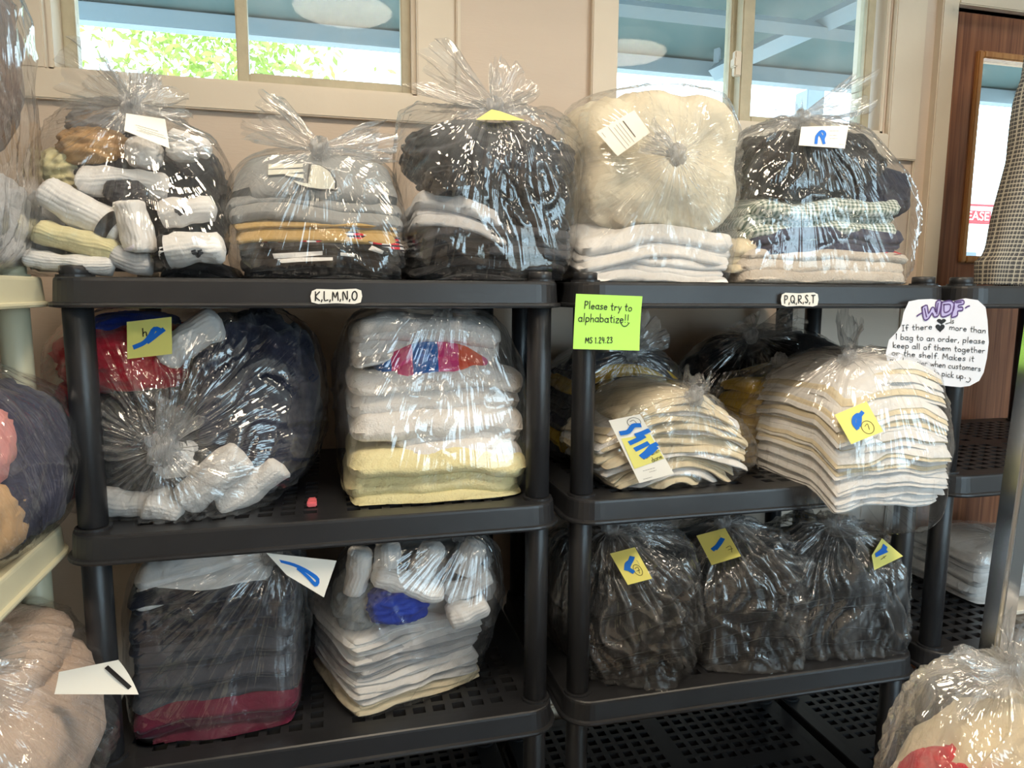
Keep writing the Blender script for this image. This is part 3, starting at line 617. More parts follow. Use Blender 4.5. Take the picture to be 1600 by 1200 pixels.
def tail(root, K, tip, spread, seed, lobes=2, haze=.30):
    """loose gathered end of the bag above the knot"""
    tip = np.array(tip, float); ax = tip - K; L = np.linalg.norm(ax); ax /= L; side = np.cross(ax, [0, 1, 0]); side /= np.linalg.norm(side); dep = np.cross(ax, side)
    nu, nv = 90, 30; a = np.linspace(0, 2 * np.pi, nu, endpoint=False)[None]; b = np.linspace(0, 1, nv)[:, None]
    wd = .006 + spread * b ** .85; dp = .006 + .020 * b
    st_ = lambda *q: np.stack(np.broadcast_arrays(*q), -1)
    n1 = pn(st_(np.cos(a) * 1.6, np.sin(a) * 1.6, b * 1.5 + seed), seed); n2 = pn(st_(np.cos(a) * 4, np.sin(a) * 4, b * 2 + seed), seed + 1)
    ln = L * (1 + .28 * n1 * b + .10 * n2 * b)
    P = K + ax * (b * ln)[..., None] + side * (np.cos(a) * wd * (1 + .35 * n1))[..., None] + dep * (np.sin(a) * dp + .030 * b * n1 + .016 * b * n2)[..., None] + side * (.02 * b * n2)[..., None]
    hz = np.clip(haze * (1.3 - b) + .35 * ridge(n2, 2) + 0 * a, 0, 1)
    o = obj('bag_tail', P.reshape(-1, 3), grid_faces(nu, nv, True), M_FILM, root); finish_film(o, hz.reshape(-1), nu, nv, True)
def decal(name, poly, target, mat, lift=.002, y0=-.6):
    """print on cloth: polygon (u, v, y) draped on the target's front"""
    me = target.data; wl = np.array(wloc(target)); co = np.empty(len(me.vertices) * 3); me.vertices.foreach_get('co', co); co = co.reshape(-1, 3) + wl
    bvh = BVHTree.FromPolygons([Vector(c) for c in co], [tuple(p.vertices) for p in me.polygons])
    W = [at(*p) for p in poly]; bm = bmesh.new(); vs = [bm.verts.new((p[0], 0, p[2])) for p in W]; bm.faces.new(vs); bmesh.ops.triangulate(bm, faces=bm.faces[:])
    for _ in range(3): bmesh.ops.subdivide_edges(bm, edges=[e for e in bm.edges if e.calc_length() > .012], cuts=1, use_grid_fill=False); bmesh.ops.triangulate(bm, faces=[f for f in bm.faces if len(f.verts) > 3])
    V = []; hs = [bvh.ray_cast(Vector((v.co.x, y0, v.co.z)), Vector((0, 1, 0)))[0] for v in bm.verts]; ok = [h.y for h in hs if h is not None]; md = sorted(ok)[len(ok) // 2] if ok else W[0][1]
    for v, h in zip(bm.verts, hs): V.append((v.co.x, (min(h.y, md + .03) if h is not None else md + .01) - lift, v.co.z))
    bm.verts.index_update(); Fc = [tuple(v.index for v in f.verts) for f in bm.faces]; bm.free()
    return obj(name, V, Fc, mat, target)

# ------------------------------------------------------------------ paper and handwriting
def arc(cx, cy, rx, ry, a0, a1, n=12): return [(cx + rx * math.cos(math.radians(a0 + (a1 - a0) * k / n)), cy + ry * math.sin(math.radians(a0 + (a1 - a0) * k / n))) for k in range(n + 1)]
_o = arc(.22, .25, .22, .25, 60, 420)
GL = {'a': (.5, [_o, [(.44, .5), (.44, .05), (.5, 0)]]), 'b': (.48, [[(.02, 1), (.02, 0)], _o]), 'c': (.42, [arc(.22, .25, .22, .25, 50, 310)]), 'd': (.5, [_o, [(.45, 1), (.45, 0)]]),
 'e': (.45, [[(.02, .25), (.42, .3)] + arc(.22, .25, .21, .25, 15, 320)]), 'f': (.36, [[(.4, .92), (.28, 1), (.16, .85), (.15, 0)], [(0, .5), (.34, .5)]]), 'g': (.48, [_o, [(.44, .5), (.44, -.2), (.25, -.4), (.03, -.28)]]),
 'h': (.44, [[(.02, 1), (.02, 0)], [(.02, .3), (.2, .5), (.38, .42), (.4, 0)]]), 'i': (.12, [[(.05, .5), (.05, 0)], [(.05, .72), (.06, .75)]]), 'k': (.42, [[(.02, 1), (.02, 0)], [(.36, .55), (.03, .25), (.4, 0)]]),
 'l': (.14, [[(.05, 1), (.05, 0)]]), 'm': (.72, [[(.02, .5), (.02, 0)], [(.02, .3), (.18, .5), (.33, .4), (.34, 0)], [(.34, .3), (.5, .5), (.66, .4), (.68, 0)]]), 'n': (.44, [[(.02, .5), (.02, 0)], [(.02, .3), (.2, .5), (.38, .42), (.4, 0)]]),
 'o': (.46, [_o]), 'p': (.48, [[(.02, .5), (.02, -.42)], _o]), 'r': (.36, [[(.02, .5), (.02, 0)], [(.02, .28), (.16, .48), (.34, .46)]]), 's': (.38, [[(.35, .45), (.18, .52), (.05, .38), (.2, .26), (.34, .14), (.18, 0), (0, .06)]]),
 't': (.34, [[(.16, .9), (.15, .1), (.28, 0)], [(0, .55), (.34, .58)]]), 'u': (.46, [[(.02, .5), (.03, .12), (.2, 0), (.4, .15), (.42, .5)], [(.42, .5), (.44, 0)]]), 'w': (.62, [[(.0, .5), (.14, 0), (.3, .42), (.46, 0), (.6, .5)]]),
 'y': (.44, [[(.02, .5), (.2, .05)], [(.42, .5), (.1, -.4)]]), 'z': (.4, [[(.02, .5), (.38, .5), (.02, 0), (.4, 0)]]), ',': (.16, [[(.08, .06), (.02, -.16)]]), '.': (.14, [[(.05, .02), (.07, .03)]]), '!': (.2, [[(.1, 1), (.08, .3)], [(.08, .04), (.09, .06)]]),
 "'": (.1, [[(.05, 1), (.05, .8)]]), 'x': (.4, [[(.02, .5), (.38, 0)], [(.38, .5), (.02, 0)]]), 'v': (.4, [[(.02, .5), (.2, 0), (.38, .5)]]),
 'K': (.55, [[(.04, 1), (.04, 0)], [(.5, 1), (.06, .45), (.52, 0)]]), 'L': (.46, [[(.04, 1), (.04, 0), (.44, .02)]]), 'M': (.7, [[(.02, 0), (.08, 1), (.34, .3), (.6, 1), (.66, 0)]]), 'N': (.58, [[(.04, 0), (.04, 1), (.52, 0), (.52, 1)]]), 'O': (.6, [arc(.28, .5, .28, .5, 80, 440)]),
 'P': (.5, [[(.04, 0), (.05, 1)], [(.05, .98), (.4, .95), (.45, .7), (.3, .5), (.05, .48)]]), 'Q': (.62, [arc(.28, .5, .28, .48, 80, 440), [(.35, .3), (.6, -.05)]]), 'R': (.54, [[(.04, 0), (.05, 1)], [(.05, .98), (.4, .95), (.45, .7), (.3, .52), (.06, .48), (.5, 0)]]),
 'S': (.46, [[(.42, .88), (.24, 1), (.05, .8), (.24, .54), (.42, .28), (.22, 0), (.02, .12)]]), 'T': (.56, [[(0, .98), (.54, 1)], [(.27, 1), (.26, 0)]]), 'I': (.34, [[(.17, 1), (.17, 0)], [(.02, 1), (.32, 1)], [(.02, 0), (.32, 0)]]),
 '1': (.2, [[(.02, .82), (.1, 1), (.1, 0)]]), '2': (.44, [[(.03, .8), (.2, 1), (.38, .8), (.05, .03), (.42, .02)]]), '3': (.42, [[(.03, .92), (.3, 1), (.34, .72), (.14, .55), (.38, .38), (.3, .03), (.02, .06)]]), '4': (.46, [[(.12, 1), (.03, .5), (.42, .5)], [(.36, .9), (.34, 0)]]), '7': (.44, [[(.03, .96), (.42, 1), (.16, 0)], [(.12, .5), (.4, .52)]])}
def text_strokes(txt, h, jit=.03, seed=1):
    """handwritten line as polylines in metres, starting at 0,0; returns strokes and width"""
    rs = random.Random(seed); x = 0; out = []
    for ch in txt:
        if ch == ' ': x += .38; continue
        wd, st = GL[ch]; dy = rs.uniform(-jit, jit); sl = rs.uniform(-.03, .05)
        for s in st: out.append([((x + px + sl * py) * h, (py + dy) * h) for px, py in s])
        x += wd + .16
    return out, x * h
class Paper:
    """sheet given by its measured outline corners (tl, tr, bl, br) on the front of something; grid follows what it lies on"""
    def __init__(s, name, label, cat, corners, mat, on=None, y=None, n=9, lift=.005, group=None, curl=0.0, outline=None):
        tl, tr, bl, br = [np.array(c, float) for c in corners]; s.G = np.zeros((n, n, 3)); s.n = n
        for j in range(n):
            for i in range(n):
                a, b = i / (n - 1), j / (n - 1); u, v = (tl * (1 - a) + tr * a) * (1 - b) + (bl * (1 - a) + br * a) * b
                if on is not None:
                    d = ray(u, v); d = d / np.linalg.norm(d); h = FILMS[on][0].ray_cast(Vector(CAM), Vector(d)); s.G[j, i] = (np.array(h[0]) - d * lift) if h[0] is not None else np.nan
                else: s.G[j, i] = at(u, v, y)
        if on is not None:
            bad = np.isnan(s.G[..., 0]); ys = s.G[..., 1][~bad]; ym = ys.mean() if len(ys) else 0.0
            A = []; 
            for j in range(n):
                for i in range(n):
                    if not bad[j, i]: A.append((i, j, 1, s.G[j, i, 1]))
            A = np.array(A); cf = np.linalg.lstsq(A[:, :3], A[:, 3], rcond=None)[0] if len(A) > 4 else np.array([0, 0, ym]); fit = A[:, :3] @ cf; sh = min(0, (A[:, 3] - fit).min())
            for j in range(n):
                for i in range(n):
                    a, b = i / (n - 1), j / (n - 1); u, v = (tl * (1 - a) + tr * a) * (1 - b) + (bl * (1 - a) + br * a) * b
                    s.G[j, i] = at(u, v, cf @ np.array([i, j, 1]) + sh * .8 - curl * (b - .5) ** 2 * 4 * (.3 + a))
        elif curl:
            for j in range(n):
                for i in range(n): a, b = i / (n - 1), j / (n - 1); s.G[j, i, 1] -= curl * (b ** 2) * (.4 + .6 * a)
        V = s.G.reshape(-1, 3)
        if outline is None: s.o = obj(name, V, [f[::-1] for f in grid_faces(n, n)], mat)
        else: s.o = obj(name, [s.pt(a, b) for a, b in outline], [tuple(range(len(outline)))], mat, smooth=False)
        tag(s.o, label, cat, group); s.w = np.linalg.norm(s.G[n // 2, -1] - s.G[n // 2, 0]); s.h = np.linalg.norm(s.G[-1, n // 2] - s.G[0, n // 2])
    def pt(s, a, b, lift=0.0):
        n = s.n - 1; x, y = min(max(a, -.2), 1.2) * n, min(max(b, -.2), 1.2) * n; i, j = int(min(max(math.floor(x), 0), n - 1)), int(min(max(math.floor(y), 0), n - 1)); fx, fy = x - i, y - j; G = s.G
        P = (G[j, i] * (1 - fx) + G[j, i + 1] * fx) * (1 - fy) + (G[j + 1, i] * (1 - fx) + G[j + 1, i + 1] * fx) * fy
        if lift:
            nn = np.cross(G[j, i + 1] - G[j, i], G[j + 1, i] - G[j, i]); nn /= np.linalg.norm(nn); nn = nn if nn[1] < 0 else -nn; P = P + nn * lift
        return P
    def ink(s, strokes, width, mat=None, name='handwriting', lift=.0008):
        """strokes in sheet fractions; drawn as flat ribbons"""
        V = []; Fc = []
        for q, st in enumerate(strokes):
            P = catmull(st, 3) if len(st) > 2 else np.array([st[0], ((st[0][0] + st[1][0]) / 2, (st[0][1] + st[1][1]) / 2), st[1]])
            W = np.array([(p[0] * s.w, p[1] * s.h) for p in P]); T = np.gradient(W, axis=0); T /= np.linalg.norm(T, axis=1)[:, None] + 1e-9; Nn = np.stack([-T[:, 1], T[:, 0]], 1) * width / 2
            W[0] -= T[0] * width * .4; W[-1] += T[-1] * width * .4
            b = len(V)
            for p, nn in zip(W, Nn):
                for sg in (1, -1): V.append(s.pt((p[0] + sg * nn[0]) / s.w, (p[1] + sg * nn[1]) / s.h, lift + q * 1e-6))
            Fc += [(b + 2 * k, b + 2 * k + 1, b + 2 * k + 3, b + 2 * k + 2) for k in range(len(W) - 1)]
        return obj(name, V, Fc, mat or M_INK, s.o, False)
    def write(s, txt, a0, b0, a1, b1, width=.0014, seed=1, mat=None, ch=None):
        """line of handwriting whose baseline runs from (a0,b0) to (a1,b1)"""
        st, wd = text_strokes(txt, 1.0, seed=seed); L = math.hypot((a1 - a0) * s.w, (b1 - b0) * s.h); k = L / wd; ky = ch or k; dx, dy = (a1 - a0) * s.w / L, (b1 - b0) * s.h / L
        return [[((a0 * s.w + p * dx * k + q * dy * ky) / s.w, (b0 * s.h + p * dy * k - q * dx * ky) / s.h) for p, q in t] for t in st]
def printed(pp, rows, width=.0007):
    """rows of small printed characters (a0, a1, b) too small to read"""
    rs = random.Random(3); st = []
    for a0, a1, b in rows:
        a = a0
        while a < a1:
            l = rs.uniform(.03, .08); st.append([(a, b), (min(a1, a + l), b)]); a += l + .018
    return pp.ink(st, width, M_GREYINK, 'printing')
# ------------------------------------------------------------------ colours of the laundry
WHT = cloth('white_cotton', (232, 230, 228)); WTY = cloth('white_terry', (236, 233, 230), True); CRM = cloth('cream_cotton', (226, 212, 182)); CRT = cloth('pale_yellow_terry', (236, 226, 176), True)
GRY = cloth('heather_grey_jersey', (150, 152, 152)); LGR = cloth('light_grey_cotton', (190, 190, 192)); DGR = cloth('charcoal_cotton', (66, 67, 72)); BLK = cloth('black_cotton', (24, 24, 27)); NVY = cloth('navy_cotton', (38, 42, 62))
TAN = cloth('tan_cotton', (188, 158, 104)); RED = cloth('red_cotton', (200, 34, 52)); MAR = cloth('maroon_cotton', (96, 28, 52)); BLU = cloth('royal_blue_cotton', (30, 62, 170)); YLW = cloth('golden_yellow_cotton', (206, 168, 44))
TAUPE = cloth('taupe_brown_cotton', (128, 112, 106)); PNK = cloth('pink_cotton', (222, 150, 148)); BEI = cloth('beige_terry', (208, 184, 166), True); OAT = cloth('oatmeal_terry', (206, 196, 184), True); SLT = cloth('slate_blue_cotton', (66, 68, 88))
CSK = cloth('cream_sock_knit', (222, 212, 166)); PCH = cloth('peach_tan_knit', (206, 166, 118)); COM = cloth('ivory_quilt', (236, 226, 202))
GING = pattern_cloth('green_gingham', 'gingham', (226, 230, 224), (96, 120, 110), scale=95.0)
STRP = pattern_cloth('blue_pink_beach_stripe', 'vstripe', (40, 110, 190), (226, 60, 130), (230, 90, 60), scale=11.0)
NST = pattern_cloth('navy_red_white_stripe', 'hstripe', (200, 40, 60), (40, 42, 56), (225, 225, 225), scale=130.0)
SG = 'folded socks in the clear bags'
ORD9 = 'first second third fourth fifth sixth seventh eighth ninth tenth eleventh twelfth thirteenth'.split()

# ================================================================== top shelf, rack K-O
# -- bag of socks
lump('crumpled_garment', 'charcoal garment filling the back of the sock bag', 'garment', 95, 350, 205, 425, .17, .30, DGR, 1)
lump('crumpled_garment', 'peach tan knit curled at the top left of the sock bag', 'garment', 85, 205, 196, 262, .12, .14, PCH, 2)
lump('crumpled_garment', 'light grey garment lying on the peach knit in the sock bag', 'garment', 100, 200, 166, 222, .15, .12, LGR, 3)
lump('crumpled_garment', 'olive cream garment at the left of the sock bag', 'garment', 62, 128, 230, 300, .13, .12, CSK, 4)
lump('crumpled_garment', 'grey garment low at the left of the sock bag', 'garment', 28, 90, 300, 425, .12, .16, GRY, 5)
sock('white ribbed sock with black stripe slanting across the left of its bag', [(62, 292), (105, 318), (150, 342), (186, 366)], .035, .036, WHT, (.80, .90), seed=1, group=SG)
sock('white sock lying level with a charcoal heel in the sock bag', [(118, 284), (165, 284), (215, 288), (262, 296)], .065, .030, WHT, (), seed=2, group=SG)
lump('sock_heel', 'charcoal sock heel above the hanging white sock', 'sock', 160, 228, 280, 318, .035, .05, DGR, 7, group=SG)
sock('short white sock hanging down in the middle of the sock bag', [(200, 312), (208, 340), (214, 366), (218, 392)], .010, .034, WHT, (.97,), cloth('lilac_white_cotton', (226, 222, 236)), seed=3, group=SG)
e1 = sock('white sock with printed emblem at the right of the sock bag', [(250, 336), (290, 330), (338, 326)], .030, .032, WHT, (), seed=4, group=SG, cuff=False)
e2 = sock('white sock with two black stripes at lower right of the sock bag', [(352, 388), (310, 388), (272, 392), (252, 394)], .005, .036, WHT, (.80, .90), seed=5, group=SG)
sock('cream yellow sock under the slanting white sock', [(52, 360), (95, 372), (140, 386), (190, 398)], .020, .029, CSK, (), seed=6, group=SG, cuff=False)
sock('white sock lying flat along the bottom of the sock bag', [(30, 402), (80, 406), (130, 412), (180, 416)], .010, .022, WHT, (), seed=7, group=SG, cuff=False)
sock('greyish sock end at the bottom beside the hanging sock', [(170, 396), (205, 408), (240, 412)], .020, .026, LGR, (), seed=8, group=SG, cuff=False)
sock('knotted white sock pair at upper right of the sock bag', [(262, 216), (285, 222), (305, 230), (328, 236)], .07, .020, WHT, (), seed=9, group=SG, cuff=False)
for tg, (cu, cv) in ((e1, (282, 332)), (e2, (312, 398))):
    for q in range(3): decal('emblem_print', [(cu + dx + q * 5 - 5, cv + dy + (q % 2) * 4 - 2, .0) for dx, dy in ((-4, -3), (3, -5), (5, 1), (0, 4), (-3, 2))], tg, DGR, .002)
lump('sock_ball', 'white sock ball below the knotted pair', 'sock', 258, 310, 218, 250, .06, .06, WHT, 8, group=SG)
lump('sock_ball', 'white sock ball under the receipt', 'sock', 192, 250, 212, 262, .07, .07, WHT, 9, group=SG)
garment('folded_garment', 'black garment at the bottom right of the sock bag', 'garment', 235, 362, 404, 432, .03, .22, BLK, 1, 3)
film('socks', 'clear bag of white socks on the top shelf beside the beige rack', at(205, 172, .06), S[0], 101, npl=34, pamp=.012, reach=.13, tails=[(at(212, 118, .08), .030, 1), (at(118, 118, .10), .055, 2), (at(262, 138, .10), .055, 3)], extra=[at(25, 415, .1), at(352, 260, .15), at(75, 205, .12)])
# -- bag with the grey hoodie
g1 = garment('grey_hoodie', 'heather grey hoodie with white upside-down logo on top of its bag', 'hoodie', 348, 632, 240, 306, .014, .30, GRY, 1, 11, droop=.030, rnd=.8, sub=1, wav=.012)
garment('grey_sweatpants', 'heather grey sweatpants folded directly under the logo hoodie', 'sweatpants', 346, 636, 298, 336, .010, .30, GRY, 1, 15, droop=.02, rnd=.6, sub=2, wav=.012)
garment('folded_garment', 'tan garment folded under the grey hoodie', 'garment', 356, 630, 332, 366, .010, .30, TAN, 2, 12, wav=.016)
garment('folded_garment', 'navy garment with thin red and white stripes under the tan one', 'garment', 372, 636, 350, 374, .016, .28, NST, 1, 13)
g2 = garment('track_pants', 'black track pants with white side stripes at the bottom of the hoodie bag', 'trousers', 366, 637, 366, 439, .008, .30, BLK, 3, 14)
BW = pmat('off_white_print', srgb(228, 226, 212), 0.8); OUT = pmat('dark_grey_print', srgb(82, 84, 86), 0.8)
def px(pts, y): return [(a, b, y) for a, b in pts]
decal('logo_outline', px([(452, 274), (466, 282), (484, 285), (494, 274), (492, 262), (482, 252), (500, 254), (516, 264), (526, 280), (526, 297), (500, 297), (478, 294), (462, 286)], .01), g1, OUT, .0030)
decal('swoosh_print', px([(457, 280), (470, 284), (486, 286), (496, 276), (495, 262), (486, 254), (500, 256), (514, 266), (523, 281), (523, 294), (500, 294), (480, 291), (466, 287)], .01), g1, BW, .0075)
for a in ([(418, 253), (472, 252), (473, 258), (418, 262)], [(418, 263), (473, 261), (473, 266), (444, 270), (418, 272)], [(443, 269), (474, 270), (474, 277), (448, 273)]): decal('letter_print', px(a, .01), g1, BW, .005)
for a in ([(425, 396), (465, 394), (504, 392), (504, 398), (465, 402), (428, 404)], [(432, 405), (470, 402), (520, 402), (520, 407), (470, 409), (440, 411)], [(532, 394), (556, 396), (554, 401), (532, 399)], [(578, 381), (600, 392), (598, 397), (576, 390)]): decal('white_stripe', px(a, .01), g2, WHT, .003)
film('hoodie', 'clear bag with a grey hoodie on top standing on the K to O rack', at(500, 240, .05), S[0], 102, npl=22, pamp=.006, reach=.12, tails=[(at(405, 182, .08), .040, 4), (at(600, 222, .09), .030, 5)])
# -- bag of dark clothes
lump('crumpled_garment', 'charcoal garment at the top of the tall dark bag', 'garment', 640, 896, 188, 300, .10, .32, DGR, 21, fold=.3)
lump('crumpled_garment', 'rolled black garment at the left of the tall dark bag', 'garment', 664, 728, 258, 306, .010, .08, BLK, 22)
garment('folded_garment', 'black garment with a wide hem right of centre in the tall dark bag', 'garment', 728, 902, 262, 348, .015, .30, BLK, 2, 23, wav=.02, tilt=-.08)
garment('folded_sweatshirt', 'light grey sweatshirt folded in the middle of the tall dark bag', 'sweatshirt', 646, 800, 304, 352, .012, .28, LGR, 2, 24, wav=.018, tilt=-.10)
garment('folded_garment', 'charcoal garment with pale edge in the tall dark bag', 'garment', 650, 908, 344, 384, .012, .30, DGR, 2, 25, tilt=.05)
garment('folded_garment', 'black garment at the bottom of the tall dark bag', 'garment', 644, 898, 378, 440, .008, .32, BLK, 3, 26)
film('dark', 'tall clear bag of dark clothes between the hoodie bag and the white comforter', at(772, 184, .07), S[0], 103, npl=40, pamp=.012, reach=.20, tails=[(at(676, 112, .10), .045, 6), (at(800, 122, .10), .045, 7)], extra=[at(626, 205, .12), at(905, 205, .14), at(640, 170, .15), at(880, 178, .18)])
# ================================================================== top shelf, rack P-T
lump('white_comforter', 'puffy ivory quilted comforter folded in the big white bag', 'comforter', 908, 1134, 150, 368, .11, .34, COM, 31, fold=.14, dirv=(.2, .1, 1), box=4.5)
garment('white_sheet', 'white bed sheet folded under the ivory comforter', 'sheet', 908, 1164, 350, 398, .010, .32, WHT, 2, 32, wav=.025)
garment('white_sheet', 'white bed linen loosely folded at the bottom of the comforter bag', 'sheet', 912, 1150, 394, 444, .010, .32, WHT, 2, 33, wav=.03)
film('comforter', 'big clear bag with a white comforter on the P to T rack', at(1054, 244, -.030), S[0], 104, npl=48, pamp=.012, reach=.22, tails=[(at(1012, 214, -.045), .020, 8)], extra=[at(1000, 142, .2), at(1120, 142, .2)], milky=.10)
# -- bag with gingham
lump('crumpled_garment', 'black garments heaped at the top of the gingham bag', 'garment', 1176, 1372, 200, 324, .08, .30, BLK, 41, fold=.35, dirv=(.2, .1, 1))
lump('crumpled_garment', 'dark navy garment at the right of the black heap', 'garment', 1300, 1420, 258, 350, .09, .24, NVY, 42, dirv=(.2, .1, 1))
garment('gingham_shirt', 'green and white gingham shirt folded in its bag', 'shirt', 1176, 1424, 304, 360, .010, .30, GING, 2, 43, wav=.03, droop=.015)
garment('folded_garment', 'navy garment folded under the gingham shirt', 'garment', 1180, 1432, 348, 392, .006, .32, SLT, 2, 44, wav=.02)
garment('folded_garment', 'cream garment folded at the left under the navy one', 'garment', 1148, 1300, 366, 412, .020, .30, CRM, 2, 45, wav=.02)
gt = garment('white_towel', 'oatmeal terry towel at the bottom of the gingham bag', 'towel', 1170, 1437, 386, 448, -.002, .32, OAT, 2, 46, droop=.012)
decal('red_logo', px([(1392, 387), (1408, 388), (1410, 392), (1423, 390), (1423, 396), (1408, 397), (1405, 393), (1394, 395)], -.01), gt, RED, .003)
film('gingham', 'clear bag with a green gingham shirt at the right end of the top shelf', at(1252, 192, .06), S[0], 105, npl=30, pamp=.013, reach=.24, tails=[(at(1335, 152, .08), .035, 9), (at(1225, 172, .12), .04, 10)], extra=[at(1438, 340, .1), at(1175, 210, .2)])
# ================================================================== middle shelf, rack K-O
lump('red_shirt', 'bright red shirt crumpled at the upper left of its bag', 'shirt', 78, 300, 500, 618, .115, .28, RED, 51, fold=.22)
lump('crumpled_garment', 'royal blue garment behind the red shirt', 'garment', 128, 270, 488, 540, .15, .20, BLU, 52)
lump('crumpled_garment', 'big navy garment filling the right of the red shirt bag', 'garment', 290, 494, 494, 770, .14, .36, NVY, 53, fold=.28, dirv=(.3, .2, 1))
lump('crumpled_garment', 'black garment in the middle of the red shirt bag', 'garment', 120, 340, 600, 780, .105, .26, BLK, 54, fold=.3)
lump('crumpled_garment', 'red garment low at the left of the rack post', 'garment', 76, 150, 600, 780, .11, .20, cloth('crimson_cotton', (190, 40, 48)), 55)
sock('white sock hanging from the top of the red shirt bag', [(345, 500), (312, 516), (285, 540), (258, 568)], .080, .040, WHT, (), seed=11, group=SG, cuff=False)
lump('sock_ball', 'white sock balled up just under the bag knot', 'sock', 232, 306, 690, 748, .045, .08, WHT, 56, group=SG)
sock('long white sock slanting over the others in the red shirt bag', [(285, 788), (318, 762), (352, 732), (382, 706)], .040, .046, WTY, (), seed=12, group=SG, cuff=False)
sock('white sock at the lower right of the red shirt bag', [(340, 790), (380, 768), (414, 744), (444, 722)], .065, .040, WTY, (), seed=13, group=SG, cuff=False)
sock('white sock lying behind the rack post', [(148, 778), (190, 786), (235, 786), (275, 772)], .060, .034, WHT, (), seed=14, group=SG, cuff=False)
sock('white sock toe pointing forward at the shelf edge', [(222, 788), (252, 794), (288, 800)], .030, .032, WTY, (), seed=15, group=SG, cuff=False)
film('redshirt', 'round clear bag with a red shirt and white socks on the middle shelf', at(258, 694, .012), S[1], 106, npl=46, pamp=.014, reach=.24, tails=[(at(285, 640, .0), .030, 11)], extra=[at(80, 560, .15), at(498, 640, .2)], ks=2.0)
# -- bag of towels
garment('white_towel', 'white towel on top of the towel stack', 'towel', 548, 796, 500, 566, .050, .30, WTY, 2, 61, wav=.02)
garment('beach_towel', 'blue and pink patterned towel peeking out of the white stack', 'towel', 590, 778, 548, 592, .040, .28, STRP, 1, 62, droop=.03, arch=.015)
garment('white_towel', 'thick white towel below the patterned towel', 'towel', 542, 828, 578, 676, .022, .32, WTY, 2, 63, droop=.02)
garment('white_towel', 'white towel directly above the pale yellow towel', 'towel', 612, 830, 660, 722, .010, .32, WTY, 1, 64, droop=.02)
garment('yellow_towel', 'pale yellow terry towel at the bottom of the towel stack', 'towel', 540, 829, 700, 794, -.004, .34, CRT, 2, 65, droop=.016, wav=.02)
film('towels', 'clear bag of stacked white and pale yellow towels on the middle shelf', at(690, 500, .12), S[1], 107, npl=26, pamp=.010, reach=.16, tails=[], extra=[at(528, 560, .2)])
# ================================================================== middle shelf, rack P-T
for k in range(9):
    garment('folded_napkin', '%s napkin, %s from the bottom in the rear bag behind the green note' % (['black', 'charcoal', 'yellow', 'charcoal', 'navy', 'charcoal', 'black', 'yellow', 'charcoal'][k], ORD9[k]), 'napkin', 868 + 4 * k, 1116 - 6 * k, 700 - 17 * k, 718 - 17 * k, .24, .22, [BLK, DGR, YLW, DGR, NVY, DGR, BLK, YLW, DGR][k], 1, 70 + k, group='dark and yellow napkins in the rear bag', arch=.03, droop=.03)
film('rear', 'rear clear bag of dark and yellow napkins behind the green note', at(985, 560, .26), S[1], 108, npl=24, pamp=.010, reach=.14, tails=[(at(1015, 515, .28), .05, 12)], nu=180, nt=100)
lump('crumpled_garment', 'black garment filling the rear bag under the P to T label', 'garment', 1080, 1345, 522, 740, .34, .24, BLK, 81)
film('rearblack', 'rear clear bag of black clothes under the P to T label', at(1175, 530, .32), S[1], 109, npl=24, pamp=.010, reach=.14, tails=[(at(1160, 502, .33), .04, 13), (at(1245, 500, .34), .05, 14)], nu=180, nt=100)
for k in range(10):
    garment('folded_napkin', 'golden yellow napkin, %s from the bottom of its stack' % ORD9[k], 'napkin', 1150 + 6 * abs(k - 4), 1270, 742 - 16 * k, 757 - 16 * k, .14, .14, YLW, 1, 90 + k, group='golden yellow napkins', droop=.01)
film('yellow', 'clear bag of golden yellow napkins between the two cream napkin bags', at(1215, 572, .18), S[1], 110, npl=20, pamp=.008, reach=.12, nu=180, nt=100)
for k in range(13):
    s_ = math.sin(math.pi * (k + 1.5) / 16)
    garment('folded_napkin', '%s napkin, %s from the bottom in the small bag with the receipt' % (['cream', 'white', 'cream'][k % 3], ORD9[k]), 'napkin', 1058 - 126 * s_ ** .6, 1058 + 126 * s_ ** .6, 752 - 10.6 * k, 764 - 10.6 * k, -.004, .26, [CRM, WHT, CRM][k % 3], 1, 110 + k, group='cream napkins in the small bag', arch=.022, droop=.03, wav=.012)
film('smallnap', 'small clear bag of cream napkins with a receipt on the middle shelf', at(1072, 632, .03), S[1], 111, npl=30, pamp=.010, reach=.13, tails=[(at(1088, 592, .03), .026, 15)], extra=[at(935, 750, .05), at(1186, 700, .1)])
NZ0 = S[1] + .003; ORD = 'first second third fourth fifth sixth seventh eighth ninth tenth eleventh twelfth thirteenth fourteenth fifteenth sixteenth seventeenth eighteenth nineteenth twentieth'.split()
ORD = [ORD[k] if k < 20 else ('twenty-' + ORD[k - 20] if k < 29 else 'thirtieth') for k in range(30)]
for k in range(30):
    t = .0084; cw_ = 'white' if k < 9 or k % 3 != 1 else 'cream'
    garment('folded_napkin', '%s napkin, %s from the bottom of the tall square stack' % (cw_, ORD[k]), 'napkin', 1312 + (k % 3) * 2 + 22 * max(0, (k - 22) / 8.) ** 2, 1497 - 22 * max(0, (k - 16) / 14.) ** 2 - 8 * max(0, (5 - k) / 5.), 700, 710, -.150 + (.006 if k % 4 == 0 else 0) + .06 * max(0, (k - 18) / 12.) ** 2, .30, WHT if cw_ == 'white' else CRM, 1, 140 + k // 3, group='napkins in the tall square stack', wav=.006, droop=.008 + .0005 * k, z=(NZ0 + k * t, NZ0 + k * t + t), arch=.004 + .0006 * k, rnd=.3, sub=1, over=(-.058, .045, .09))
